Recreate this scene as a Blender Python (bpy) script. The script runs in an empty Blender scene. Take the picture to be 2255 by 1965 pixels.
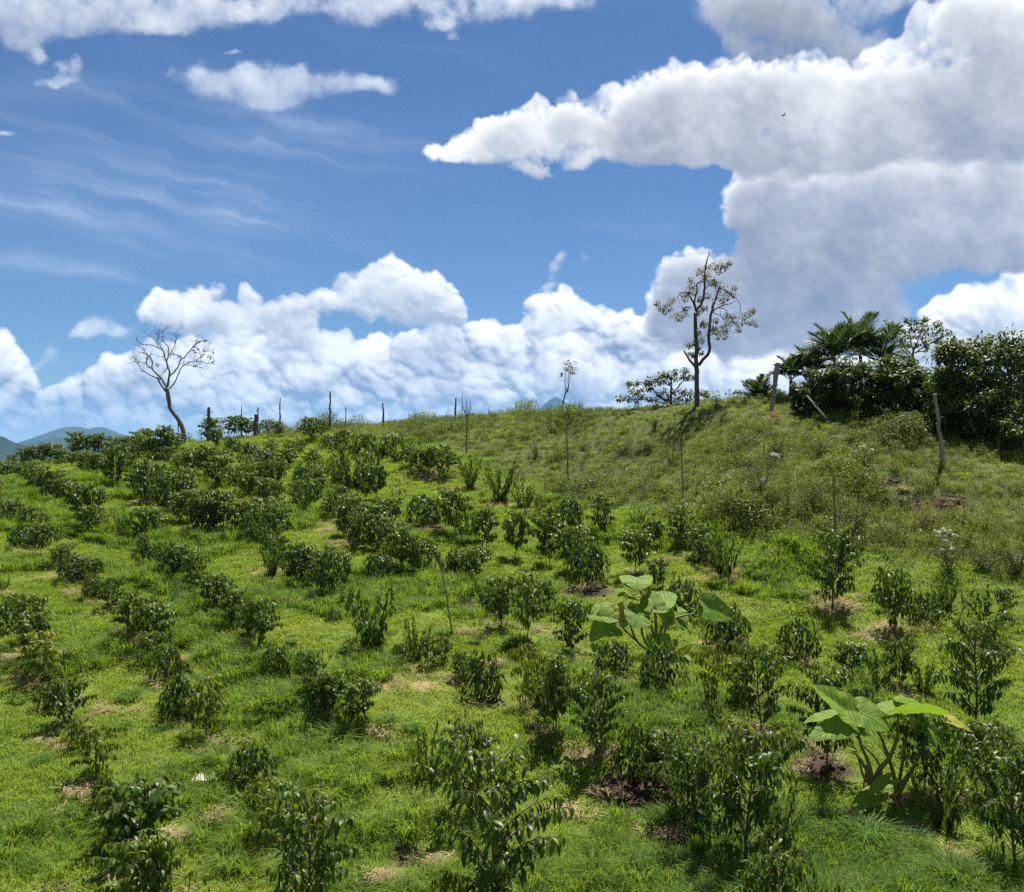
import bpy, math, random
import numpy as np
from mathutils import Vector, Matrix

# =====================================================================================
# camera, sky, sun, exposure
# =====================================================================================
FPX, CU, CV = 1953.0, 1127.5, 982.5           # focal length and centre of the 2255 x 1965 photograph, in its pixels
scene = bpy.context.scene
COL = scene.collection
R = math.radians
SUN_EL, SUN_AZ = 63.0, 24.0                    # the sun stands high beyond the hill, a little to the right

cam_data = bpy.data.cameras.new('camera')
cam = bpy.data.objects.new('camera', cam_data)
COL.objects.link(cam)
cam.location = (0, 0, 0)
cam.rotation_euler = (R(90), 0, 0)
cam_data.sensor_width = 36
cam_data.lens = 36 * FPX / 2255
cam_data.clip_start = 0.05
cam_data.clip_end = 60000
scene.camera = cam

scene.render.engine = 'CYCLES'
scene.view_settings.view_transform = 'Standard'
scene.view_settings.look = 'None'
scene.view_settings.exposure = 1.18
scene.view_settings.gamma = 1.0
scene.view_settings.use_curve_mapping = False
cy = scene.cycles
cy.max_bounces = 6; cy.diffuse_bounces = 3; cy.glossy_bounces = 2; cy.transmission_bounces = 3
cy.transparent_max_bounces = 8; cy.volume_bounces = 0
cy.caustics_reflective = False; cy.caustics_refractive = False
cy.sample_clamp_indirect = 6.0
cy.use_denoising = False

sun_data = bpy.data.lights.new('sun', 'SUN')
sun_data.energy = 5.0; sun_data.angle = R(0.53); sun_data.color = (1.0, 0.94, 0.84)
sun = bpy.data.objects.new('sun', sun_data)
sun.rotation_euler = (R(90 - SUN_EL), 0, R(180 - SUN_AZ))
COL.objects.link(sun)


# sky: clouds worked out as fields of noise and soft masses over azimuth and elevation

# ---------------------------------------------------------------- noise on a regular grid
def _wts(n, cells, off):
    t = np.linspace(0, cells, n) + off
    i = np.floor(t).astype(int); f = t - i
    W = np.zeros((n, int(cells) + 5), np.float32)
    r = np.arange(n)
    for k, w in enumerate(((1-f)**3/6, (3*f**3-6*f**2+4)/6, (-3*f**3+3*f**2+3*f+1)/6, f**3/6)):
        W[r, i + k] += w
    return W
def vnoise(rng, h, w, ch, cw):
    G = rng.standard_normal((int(ch)+5, int(cw)+5)).astype(np.float32)
    return _wts(h, ch, rng.random()) @ G @ _wts(w, cw, rng.random()).T
def fbm(rng, h, w, ch, cw, octs, gain=0.5):
    out = np.zeros((h, w), np.float32); a = 1.0; n = 0.0
    for o in range(octs):
        out += a * vnoise(rng, h, w, ch, cw); n += a*a
        ch *= 2.03; cw *= 2.03; a *= gain
        if ch > h * 0.9 or cw > w * 0.9: break
    return out / math.sqrt(n) * 1.6
def worley(rng, h, w, ch, cw, wx=0, wy=0):
    """1 at each jittered point, falling to 0 between points: rounded lumps"""
    yy = (np.linspace(0, ch, h)[:, None] + 2 + wy).astype(np.float32) * np.ones((1, w), np.float32)
    xx = (np.linspace(0, cw, w)[None, :] + 2 + wx).astype(np.float32) * np.ones((h, 1), np.float32)
    jx = rng.random((int(ch)+8, int(cw)+8)).astype(np.float32); jy = rng.random(jx.shape).astype(np.float32)
    iy = np.floor(yy).astype(int); ix = np.floor(xx).astype(int)
    best = np.full((h, w), 9.0, np.float32)
    for a in (-1, 0, 1):
        for b in (-1, 0, 1):
            r = np.clip(iy+a, 0, jx.shape[0]-1); c = np.clip(ix+b, 0, jx.shape[1]-1)
            d = (xx - c - jx[r, c])**2 + (yy - r - jy[r, c])**2
            np.minimum(best, d, out=best)
    return np.clip(1 - best, 0, 1)
def sample(F, yy, xx):
    h, w = F.shape
    yy = np.clip(yy, 0, h-1.001); xx = np.clip(xx, 0, w-1.001)
    i = yy.astype(int); j = xx.astype(int); fy = yy - i; fx = xx - j
    return (F[i, j]*(1-fx)+F[i, j+1]*fx)*(1-fy)+(F[i+1, j]*(1-fx)+F[i+1, j+1]*fx)*fy
def ss(a, b, x):
    t = np.clip((x-a)/(b-a), 0, 1); return t*t*(3-2*t)
def blur(F, r):
    k = np.exp(-0.5*(np.arange(-3*r, 3*r+1)/r)**2).astype(np.float32); k /= k.sum()
    P = np.pad(F, ((3*r, 3*r), (0, 0)), mode='edge'); out = np.zeros_like(F)
    for i, w in enumerate(k): out += w*P[i:i+F.shape[0]]
    P = np.pad(out, ((0, 0), (3*r, 3*r)), mode='edge'); out = np.zeros_like(F)
    for i, w in enumerate(k): out += w*P[:, i:i+F.shape[1]]
    return out
def lin(r, g, b):
    c = np.array([r, g, b], np.float32)/255
    return np.where(c <= 0.04045, c/12.92, ((c+0.055)/1.055)**2.4).astype(np.float32)

# cloud masses, where they stand in the sky (az/el given through the lens's u, v)
BLOBS = {
 'far': [(10,830,55,60),(-60,800,90,80),(-120,880,120,90),(30,900,80,55),(110,905,60,40),(150,890,55,42),(205,865,62,50),(265,850,60,52),(250,920,90,50),(330,840,70,65),(290,815,45,35),
         (400,830,80,70),(470,790,60,52),(530,790,55,62),(590,780,50,60),(450,860,100,60),(560,860,100,60),(650,760,55,62),(690,800,80,72),(760,815,70,66),(830,810,62,62),
         (900,790,60,66),(960,775,50,52),(1000,760,40,40),(1060,760,50,52),(1085,745,35,40),(1020,830,90,72),(890,860,110,60),(740,880,110,50),(1130,780,70,60),
         (1190,720,55,72),(1240,700,62,56),(1290,720,65,55),(1350,740,80,66),(1420,760,80,62),(1200,810,110,85),(1330,840,120,72),(1450,830,100,62),(1100,870,100,55),
         (1530,830,110,70),(1640,840,120,80),(1740,840,120,80),(1850,830,130,80),(2000,820,130,80),(2150,830,130,80),(2300,820,120,80),
         (330,930,120,45),(470,925,120,50),(620,925,120,50),(780,930,120,50),(940,930,120,50),(1100,935,120,50),(1260,930,120,50),(1420,925,120,55),(1580,925,120,60),(1760,925,130,60),(1950,920,140,60),(2150,920,140,60),(120,950,110,36)],
 'mid': [(865,640,78,66),(915,655,72,62),(965,672,58,45),(810,660,75,48),(745,668,60,32),(1005,690,32,26),
         (380,690,75,42),(450,690,75,45),(520,712,70,45),(600,690,80,36),(670,672,70,30),(455,632,42,13),(548,645,26,20),(420,660,60,25),(640,715,60,40)],
 'puff': [(215,722,52,30),(180,735,35,18),(255,742,35,18),(88,795,36,22),(110,770,24,20),(60,812,30,16),(18,290,24,8),
          (450,172,62,42),(510,195,70,40),(570,212,76,38),(640,192,76,42),(705,168,76,42),(760,168,60,30),(825,178,50,24),(600,232,60,24),(495,114,30,10),(570,165,90,34)],
 'band': [(985,345,40,26),(1040,330,58,42),(1110,312,75,58),(1085,270,52,26),(1180,296,75,66),(1265,285,65,72),(1330,275,75,82),(1265,255,50,40),(1400,250,80,95),(1500,215,75,70),(1470,280,110,95),
          (1580,270,130,105),(1620,190,95,50),(1700,270,140,110),(1820,240,150,105),(1760,180,100,70),(1950,215,150,120),(2080,190,150,130),(2200,120,150,160),(2300,200,200,180),(2230,270,170,90),(2050,300,180,80),
          (1640,340,130,48),(1850,345,180,52),(1520,350,90,30),(1400,350,110,26),(1180,372,60,18),(2200,40,120,80)],
 'mass': [(1655,425,70,52),(1625,455,50,48),(1690,470,80,72),(1720,410,90,42),(1770,470,120,92),(1900,440,170,90),(2080,400,200,80),(2220,430,170,120),(1700,540,70,80),(1780,570,120,110),
          (1690,610,90,80),(1560,595,75,50),(1505,600,50,45),(1480,650,58,50),(1560,660,110,70),(1680,690,130,90),(1820,660,130,100),(1920,600,120,110),(2010,540,120,80),(2120,520,140,70),(2240,540,120,70),
          (1930,700,85,55),(1780,745,140,55),(1600,745,120,52),(1490,725,80,50),(1950,760,80,40),(2200,590,90,30)],
 'low':  [(2115,700,65,50),(2150,670,55,45),(2200,685,60,55),(2250,700,70,60),(2080,735,60,45),(2170,760,120,60),(2300,700,90,80),(2030,770,80,40)],
 'roof': [(-60,20,120,90),(60,25,130,72),(200,22,130,62),(330,18,130,52),(470,22,120,45),(620,10,150,46),(780,8,130,48),(920,15,130,48),(1060,14,110,52),(1180,5,120,50),(1290,-14,110,42),
          (40,95,40,34),(70,130,22,20),(140,150,45,22),(120,178,60,12),(970,60,45,20),(1000,85,20,14),(300,55,80,24)],
 'dark': [(1560,10,80,52),(1660,20,110,72),(1750,55,110,82),(1840,60,110,78),(1880,110,80,50),(1610,105,42,48),(1940,0,80,30),(2040,-20,100,36),(1700,130,80,40)],
 'massrim': [(1655,425,62,46),(1620,455,42,40),(1700,400,60,30),(1560,585,62,40),(1505,600,46,38),(1480,650,46,40),(1690,540,40,50),(1545,640,50,40),(1700,480,50,40)],
 'bandrim': [(985,345,36,22),(1040,328,52,36),(1110,305,62,46),(1180,290,66,56),(1265,275,60,60),(1330,262,66,64),(1400,235,66,66),(1500,195,62,50),(1585,200,66,50),(1620,175,70,36),(1470,260,80,60),(1950,130,66,50),(2040,90,70,60),(2110,60,70,50),(1850,180,80,44),(1760,160,60,40)],
 'wisp': [(1240,590,34,34),(1225,640,30,26),(1312,570,18,22),(1255,560,18,16),(1480,660,50,14),(1200,640,70,7),(1170,672,40,6),(1415,155,16,12),(1370,195,22,12)],
}

def soft_union(u, v, blobs):
    F = np.zeros(u.shape, np.float32)
    for (cx, cy, rx, ry) in blobs:
        d2 = ((u-cx)/(rx*1.5))**2 + ((v-cy)/(ry*1.5))**2
        g = np.clip(1-d2, 0, None)**2*1.35
        F = F + g*(1-0.55*np.clip(F, 0, 1.6)/1.6)
    return F

def relief(bump, D, sx=0.35, sy=0.9, gain=1.0):
    gy, gx = np.gradient(bump)
    l = (gy*sy - gx*sx)*gain      # brighter where the surface turns up and to the right
    return l/(1+np.abs(l))*1.0

def make_sky(H=840, W=1728, az0=-36.0, az1=36.0, el0=-4.0, el1=31.0, seed=5):
    rng = np.random.default_rng(seed)
    az = np.radians(np.linspace(az0, az1, W))[None, :]; el = np.radians(np.linspace(el1, el0, H))[:, None]
    u = (CU + FPX*np.tan(az)*np.ones_like(el)).astype(np.float32)
    v = (CV - FPX*np.tan(el)/np.cos(az)).astype(np.float32)
    base = W/48.0
    wx = fbm(rng, H, W, 20, 42, 5)*0.5; wy = fbm(rng, H, W, 20, 42, 5)*0.5
    yy, xx = np.mgrid[0:H, 0:W].astype(np.float32)
    big = fbm(rng, H, W, 12, 25, 7, 0.55)
    fine = fbm(rng, H, W, 45, 92, 5, 0.6)
    w1 = worley(rng, H, W, 22, 45, wx*0.55, wy*0.55)
    w2 = worley(rng, H, W, 50, 103, wx*0.8, wy*0.8)
    w3 = worley(rng, H, W, 115, 236, wx*1.2, wy*1.2)
    w4 = worley(rng, H, W, 250, 514, wx*2, wy*2)
    billow = (w1*0.50+w2*0.27+w3*0.15+w4*0.08)
    billow = billow-billow.mean()
    small = w2*0.5+w3*0.3+w4*0.2; small = small-small.mean()
    soft = fbm(rng, H, W, 16, 33, 6, 0.5)
    C = np.zeros((H, W, 3), np.float32); A = np.zeros((H, W), np.float32)
    def over(col, a):
        nonlocal C, A
        C = C*(1-a[..., None]) + col*a[..., None]; A = A*(1-a)+a
    # thin high streaks
    st = fbm(rng, H, W, 46, 7, 5, 0.55); 
    tilt = sample(st, yy-(xx-W*0.3)*0.13+wy*9+big*5, xx+wx*30)
    reg = np.exp(-((u-250)/520)**2-((v-430)/120)**2)*1.0+np.exp(-((u-60)/300)**2-((v-200)/40)**2)*0.9+np.exp(-((u-620)/260)**2-((v-285)/45)**2)*0.7+np.exp(-((u-150)/300)**2-((v-580)/40)**2)*0.7+0.10
    reg *= 0.55+0.45*np.clip(big*0.5+0.6, 0, 1.4)
    a = np.clip(ss(-0.6, 2.6, tilt)*reg*0.55+reg*0.10, 0, 0.5)
    over(lin(196, 212, 234)*np.ones((H, W, 1), np.float32), a)
    white, pale = lin(246, 248, 251), lin(218, 224, 233)
    big2 = fbm(rng, H, W, 7, 15, 5, 0.55)
    mott = fbm(rng, H, W, 18, 40, 4, 0.55)
    mott2 = fbm(rng, H, W, 14, 30, 4, 0.6)
    dom = blur(w1, 3); dom2 = blur(w2, 2); dom3 = blur(w3, 1)
    def layer(name, erode, lump, ragged, edge, thick, shade_rgb, top_rgb, alpha=1.0, rel=1.0, down=60, mot=0.2, lift=0.0, side=0.35):
        F = soft_union(u+wx*26+fine*3, v+wy*20+fine*3, BLOBS[name])
        body = F + lump*(billow*1.5) + ragged*(soft*0.20+fine*0.13+big*0.10) - erode
        a = ss(0.0, edge, body)*ss(0.14, 0.42, F)
        a = a*(0.25+0.75*ss(0.0, edge*2.2, body+0.25*ragged*fine*0.3))
        D = np.clip(body, 0, 1.4)
        acc = np.zeros_like(D); step = 6; tot = 0
        for k in range(1, int(down/step)+1):
            q = k*step; wgt = 1-0.6*k*step/down
            sh = np.roll(np.roll(D, q, 0), -int(q*side), 1); sh[:q] = 0
            acc += sh*wgt; tot += wgt
        acc = blur(acc/tot, 5)
        depth = blur(D, 9)
        t = np.exp(-thick*(0.7*acc+0.3*depth))
        hm = blur(D, 4)*26 + np.clip(D*2, 0, 1)*(dom*20+dom2*9+dom3*2.5)
        r = relief(hm, D, gain=0.55)
        r = blur(r, 1)
        m = np.clip(D*1.5, 0, 1)
        b = 0.04+0.98*t + m*(0.24*rel*r + mot*(0.55*mott+0.45*big2)*0.55) + lift
        b = np.clip(b, 0, 1)
        b = b*b*(3-2*b)*0.5+b*0.5
        over(shade_rgb*(1-b[..., None])+top_rgb*b[..., None], a*alpha)
        return blur(D, 10)
    kx = (W-1)/math.radians(az1-az0)/FPX      # grid cells per photograph pixel, near enough
    def puffs(blobs, seed2, n1=14, n2=9, s1=0.42, s2=0.17, flat=0.25):
        """heaped lumps on lumps: height of the front of the cloud, in grid cells"""
        r = np.random.default_rng(seed2)
        Hm = np.full((H, W), -1e3, np.float32)
        def ball(cx, cy, cz, rad):
            x0, x1 = int(max(0, cx-rad)), int(min(W-1, cx+rad))+1; y0, y1 = int(max(0, cy-rad)), int(min(H-1, cy+rad))+1
            if x1 <= x0 or y1 <= y0: return
            X = np.arange(x0, x1)[None, :]-cx; Y = np.arange(y0, y1)[:, None]-cy
            q = rad*rad-X*X-Y*Y
            z = np.where(q > 0, cz+np.sqrt(np.maximum(q, 0)), -1e3)
            np.maximum(Hm[y0:y1, x0:x1], z, out=Hm[y0:y1, x0:x1])
        for (bu, bv, rx, ry) in blobs:
            a_ = math.atan((bu-CU)/FPX); e_ = math.atan((CV-bv)/FPX*math.cos(a_))
            cx = (math.degrees(a_)-az0)/(az1-az0)*(W-1); cyy = (el1-math.degrees(e_))/(el1-el0)*(H-1)
            rx *= kx; ry *= kx; R0 = min(rx, ry)
            for k in range(n1):
                t = r.random()*6.283; q = r.random()**0.5*0.80
                lx, ly = math.cos(t)*q*rx, math.sin(t)*q*ry
                if ly > ry*(1-flat)*0.8: ly *= 0.6
                r1 = R0*s1*(0.6+0.75*r.random())*(1.15-0.4*q)
                z1 = R0*0.8*(1-q*q)+ly*0.5
                ball(cx+lx, cyy+ly, z1, r1)
                for m in range(n2):
                    t2 = r.random()*6.283; c2 = 0.95*r.random()**0.5
                    r2 = R0*s2*(0.45+0.9*r.random())
                    mx, my, mz = math.cos(t2)*c2*r1, math.sin(t2)*c2*r1, math.sqrt(1-c2*c2)*r1
                    ball(cx+lx+mx, cyy+ly+my, z1+mz*0.92, r2)
        return Hm
    def heap(name, seed2, shade_rgb, top_rgb, alpha=1.0, warp=1.0, lo=0.0, hi=1.0, soften=2, under=1.0, veil=0.5, mask=None, **kw):
        Hm = puffs(BLOBS[name], seed2, **kw)
        big_w = warp*kx*11
        yw = yy+wy*big_w+fine*1.6*warp; xw = xx+wx*big_w+soft*1.6*warp
        cov = sample(blur((Hm > -500).astype(np.float32), soften), yw, xw)
        Hc = np.where(Hm > -500, Hm, np.nan); base_ = np.nanmin(Hc) if np.isfinite(Hc).any() else 0
        Hf = np.where(Hm > -500, Hm, 0).astype(np.float32)
        Hs = sample(blur(Hf, soften), yw, xw)+fine*0.9+soft*1.4
        gy, gx = np.gradient(Hs)
        nz = 1/np.sqrt(1+gx*gx+gy*gy)
        lam = (gy*0.80-gx*0.30+0.45)*nz            # light from above, a little from the right
        lam = blur(np.clip(lam, -0.6, 1.1).astype(np.float32), 1)
        wide = blur(lam, 7)
        D = blur(cov, 14)
        core = np.zeros_like(D); tot = 0
        for k in range(1, 9):
            q = int(k*5*under); shd = np.roll(cov, q, 0); shd[:q] = 0; core += shd; tot += 1
        core = blur(core/tot, 6)
        b = lo+(hi-lo)*np.clip(0.26+0.36*lam+0.34*wide+0.34*(1-core)-0.10*np.clip(D-0.5, 0, 1)+0.13*mott+0.12*big2, 0, 1)
        edge_a = ss(0.05, 0.95, blur(cov, 2)+0.16*fine+0.05*soft)
        edge_a = edge_a*ss(0.06, 0.30, blur(cov, 2))
        if mask is not None: edge_a = edge_a*mask
        mist = 1-veil*ss(-0.3, 1.1, mott2)          # here and there the lumps dissolve in mist
        over(shade_rgb*(1-b[..., None])+top_rgb*b[..., None], edge_a*alpha*mist)
    haze = lin(158, 190, 220)
    layer('wisp', 0.50, 0.3, 1.6, 1.2, 0.5, pale, white, 0.60)
    hot = lin(255, 255, 255)*1.10
    layer('far', 0.42, 0.62, 0.55, 0.36, 0.62, lin(128, 148, 180), lin(226, 232, 241), 0.95, 1.2, 50, 0.7, -0.02)
    heap('far', 41, lin(112, 134, 170), hot, 0.96, 1.0)
    fade = ss(860, 990, v)*0.3
    C = C*(1-fade[..., None]*A[..., None]) + (haze*fade[..., None]*A[..., None])
    over(haze*np.ones((H, W, 1), np.float32), ss(870, 985, v)*0.7*ss(1500, 700, u)+ss(870, 1000, v)*0.3*ss(700, 1500, u))
    layer('mid', 0.40, 0.45, 0.9, 0.6, 0.62, lin(140, 156, 182), white, 0.80, 0.8, 60, 0.3)
    heap('mid', 42, lin(150, 165, 190), hot, 0.90, 1.0, 0.08, 1.0, n1=18)
    layer('puff', 0.40, 0.30, 1.3, 1.1, 0.5, lin(160, 178, 205), lin(238, 243, 249), 0.86, 0.5, 50, 0.3)
    layer('low', 0.44, 0.5, 0.5, 0.45, 0.6, lin(140, 155, 180), white, 0.9, 1.1, 50, 0.4)
    heap('low', 43, lin(140, 155, 182), hot, 0.95, 1.0, 0.05, 1.0)
    Dm = layer('mass', 0.43, 0.50, 0.75, 0.42, 2.7, lin(128, 138, 162), hot, 0.985, 0.45, 120, 0.22, 0.05, 0.15)
    heap('massrim', 44, lin(150, 160, 182), hot, 0.75, 1.4, 0.1, 1.0, n1=14, veil=0.8, mask=1-ss(0.15, 0.75, Dm))
    layer('dark', 0.40, 0.35, 1.2, 0.8, 1.5, lin(128, 136, 151), lin(224, 229, 236), 0.94, 0.35, 90, 0.2)
    Db = layer('band', 0.47, 0.46, 1.1, 0.42, 1.9, lin(138, 147, 166), hot, 0.99, 0.5, 140, 0.22, 0.05)
    heap('bandrim', 45, lin(165, 173, 188), hot, 0.65, 1.4, 0.2, 1.0, n1=16, veil=0.8, mask=1-ss(0.2, 0.8, Db))
    layer('roof', 0.34, 0.40, 1.4, 0.9, 0.75, lin(150, 162, 184), lin(236, 240, 247), 0.92, 0.4, 70, 0.4)
    return np.flipud(C), np.flipud(A), (u, v)

WIN = (-36.0, 36.0, -4.0, 31.0)               # the part of the sky whose clouds are worked out finely (azimuth, elevation)

def generic_clouds(H=360, W=720, seed=23):
    """the same kind of broken cumulus all round and overhead"""
    rng = np.random.default_rng(seed)
    big = fbm(rng, H, W, 9, 20, 6, 0.55); soft = fbm(rng, H, W, 30, 66, 4, 0.55)
    w1 = worley(rng, H, W, 26, 60); w1 -= w1.mean()
    el = np.linspace(90, -90, H)[:, None]*np.ones((1, W))
    body = big*0.55 + soft*0.22 + w1*0.5 + 0.35*np.exp(-((el-9)/9)**2) - 0.06
    body = body*np.clip((el+4)/8, 0, 1)
    a = ss(0.0, 0.5, body)*0.95
    t = np.exp(-0.9*np.clip(blur(np.clip(body, 0, 1.3).astype(np.float32), 3), 0, 2))
    b = np.clip(0.05+t+0.08*soft, 0, 1)[..., None]
    col = lin(152, 162, 182)*(1-b)+lin(244, 246, 250)*b
    # close the seam behind the camera
    n = 60
    k = np.linspace(0, 1, n)[None, :]
    for F in (a, col):
        kk = k if F.ndim == 2 else k[..., None]
        F[:, :n] = F[:, :n]*kk + F[:, -1:]*(1-kk)
    return np.flipud(col*a[..., None]), np.flipud(a)

def to_image(name, C, A):
    h, w = A.shape
    img = bpy.data.images.new(name, w, h, alpha=True, float_buffer=True, is_data=True)
    px = np.empty((h, w, 4), np.float32)
    px[..., :3] = np.clip(C, 0, 2); px[..., 3] = np.clip(A, 0, 1)
    img.alpha_mode = 'CHANNEL_PACKED'
    img.pixels.foreach_set(px.ravel())
    img.update()
    return img

SKY_STRENGTH = 0.05
SKY_TINT = (0.395, 0.57, 0.765, 1)          # clear highland air: a deeper blue
CLOUD_GAIN = 0.525                          # cloud brightness, with the exposure above taken into account
def build_world():
    world = bpy.data.worlds.new('World')
    scene.world = world
    world.use_nodes = True
    nt = world.node_tree; N = nt.nodes; L = nt.links
    N.clear()
    def node(t, **kw):
        n = N.new(t)
        for k, v in kw.items(): setattr(n, k, v)
        return n
    def m(op, a, b=None, c=None):
        n = node('ShaderNodeMath', operation=op)
        for i, x in enumerate((a, b, c)):
            if x is None: continue
            if isinstance(x, (int, float)): n.inputs[i].default_value = x
            else: L.new(x, n.inputs[i])
        return n.outputs[0]
    out = node('ShaderNodeOutputWorld')
    sky = node('ShaderNodeTexSky', sky_type='NISHITA', sun_disc=False, altitude=900, air_density=1.0, dust_density=0.35, ozone_density=2.2)
    sky.sun_elevation = R(SUN_EL); sky.sun_rotation = R(SUN_AZ)
    tint = node('ShaderNodeMix', data_type='RGBA', blend_type='MULTIPLY')
    tint.inputs[0].default_value = 1.0
    tint.inputs[7].default_value = SKY_TINT
    L.new(sky.outputs[0], tint.inputs[6])
    bg = node('ShaderNodeBackground'); bg.inputs[1].default_value = SKY_STRENGTH
    L.new(tint.outputs[2], bg.inputs[0])
    geo = node('ShaderNodeTexCoord')
    sep = node('ShaderNodeSeparateXYZ'); L.new(geo.outputs['Generated'], sep.inputs[0])
    x, y, z = sep.outputs
    az = m('ARCTAN2', x, y); el = m('ARCSINE', m('MINIMUM', m('MAXIMUM', z, -1.0), 1.0))
    def tex(img, us, uo, vs, vo, ext):
        t = node('ShaderNodeTexImage', extension=ext, interpolation='Linear'); t.image = img
        c = node('ShaderNodeCombineXYZ')
        L.new(m('MULTIPLY_ADD', az, us, uo), c.inputs[0]); L.new(m('MULTIPLY_ADD', el, vs, vo), c.inputs[1])
        L.new(c.outputs[0], t.inputs[0])
        return t, c
    a0, a1, e0, e1 = [R(q) for q in WIN]
    C, A, _ = make_sky(az0=WIN[0], az1=WIN[1], el0=WIN[2], el1=WIN[3])
    tw, cw = tex(to_image('cloud_field_ahead', C, A), 1/(a1-a0), -a0/(a1-a0), 1/(e1-e0), -e0/(e1-e0), 'EXTEND')
    C, A = generic_clouds()
    tg, cg = tex(to_image('cloud_field_around', C, A), 1/(2*math.pi), 0.5, 1/math.pi, 0.5, 'EXTEND')
    # cross over softly at the rim of the fine part
    s = node('ShaderNodeSeparateXYZ'); L.new(cw.outputs[0], s.inputs[0])
    def ramp(v, a, b):
        n = node('ShaderNodeMapRange', interpolation_type='SMOOTHSTEP'); L.new(v, n.inputs[0])
        n.inputs[1].default_value = a; n.inputs[2].default_value = b
        return n.outputs[0]
    w = m('MULTIPLY', m('MULTIPLY', ramp(s.outputs[0], 0.0, 0.07), ramp(s.outputs[0], 1.0, 0.93)), ramp(s.outputs[1], 1.0, 0.90))
    mixc = node('ShaderNodeMix', data_type='RGBA'); L.new(w, mixc.inputs[0]); L.new(tg.outputs[0], mixc.inputs[6]); L.new(tw.outputs[0], mixc.inputs[7])
    mixa = node('ShaderNodeMix', data_type='FLOAT'); L.new(w, mixa.inputs[0]); L.new(tg.outputs[1], mixa.inputs[2]); L.new(tw.outputs[1], mixa.inputs[3])
    # cloud light is stored already weighted by how much of the sky it covers
    bgc = node('ShaderNodeBackground'); bgc.inputs[1].default_value = CLOUD_GAIN; L.new(mixc.outputs[2], bgc.inputs[0])
    black = node('ShaderNodeBackground'); black.inputs[1].default_value = 0.0
    mx = node('ShaderNodeMixShader'); L.new(mixa.outputs[0], mx.inputs[0]); L.new(bg.outputs[0], mx.inputs[1]); L.new(black.outputs[0], mx.inputs[2])
    add = node('ShaderNodeAddShader'); L.new(mx.outputs[0], add.inputs[0]); L.new(bgc.outputs[0], add.inputs[1])
    L.new(add.outputs[0], out.inputs[0])
    world.cycles.sampling_method = 'MANUAL'; world.cycles.sample_map_resolution = 1024
    return world
build_world()

# =====================================================================================
# the hillside: one height field, through points read off the photograph with their distance
# =====================================================================================
rng = np.random.default_rng(11)
PA, PB = -6.9, 0.1313
def _ctrl():
    P = []
    def px(u, v, y): P.append(((u-CU)/FPX*y, y, (CV-v)/FPX*y))
    for y in (10.9, 13, 17, 23, 30, 36):                      # the even slope that carries the coffee rows
        for x in (-30, -20, -12, -5, 0, 5):
            if x > 0.2*y+1 : continue
            P.append((x, y, PA+PB*y))
    for y in (10.9, 13, 16, 19):
        for x in (9, 14): P.append((x, y, PA+PB*y+0.02*(x-5)))
    for u, v, y in ((-250,1062,43),(-120,1050,44),(0,1030,46),(130,1024,47),(250,1000,49.5),(420,978,50),(560,962,51),(700,952,51),(850,938,50.5),(1000,922,50),(1127,916,49),(1300,908,46),
                    (1450,897,43),(1600,884,41),(1750,878,40),(1900,880,40),(2100,884,40),(2300,884,39),(2500,880,38),
                    (1800,1340,22),(1832,1345,21.6),(1840,1195,24.8),(1870,1185,25.4),(2065,1018,29),(2240,1265,22.6),(2240,1005,29.5),(1980,1112,27),(1705,910,37),(1660,1092,28.6),
                    (1420,1088,32.5),(1200,1085,36.5),(1250,1003,40.5),(1500,1003,34.5),(960,1042,40.5),(1000,1000,42),(800,1010,44),(2400,1250,22.6),(2400,1010,29),(1900,960,33.5)):
        px(u, v, y)
    for u, y0 in ((-250,43),(0,46),(250,49.5),(560,51),(850,50.5),(1127,49),(1450,43),(1750,40),(2100,40),(2500,38)):
        t = (u-CU)/FPX
        z0 = [p for p in P if abs(p[1]-y0) < 0.01 and abs(p[0]-t*y0) < 0.6][0][2]
        for d, dz in ((5, -0.5), (12, -2.6), (26, -8.0), (42, -15.0)): P.append((t*(y0+d), y0+d, z0+dz))
    for x in (-30, -15, 0, 12, 26):
        P += [(x, 0, -1.65), (x, -12, -0.9), (x, 5, -3.7), (x, 8.3, -5.0)]
    for x in (44,):
        P += [(x, 10, -4.6), (x, 20, -3.4), (x, 30, 0.5)]
    return np.array(P, np.float64)
def _tps(P, lam=0.02):
    n = len(P); d = np.hypot(P[:, None, 0]-P[None, :, 0], P[:, None, 1]-P[None, :, 1])
    K = np.where(d > 0, d*d*np.log(np.maximum(d, 1e-9)), 0)+lam*np.eye(n)*n
    Q = np.c_[np.ones(n), P[:, :2]]
    A = np.block([[K, Q], [Q.T, np.zeros((3, 3))]])
    return np.linalg.solve(A, np.r_[P[:, 2], 0, 0, 0])
GX0, GX1, GY0, GY1, GS = -38.0, 46.0, -14.0, 92.0, 0.18
_gx = np.arange(GX0, GX1-1e-6, GS); _gy = np.arange(GY0, GY1-1e-6, GS)
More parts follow.
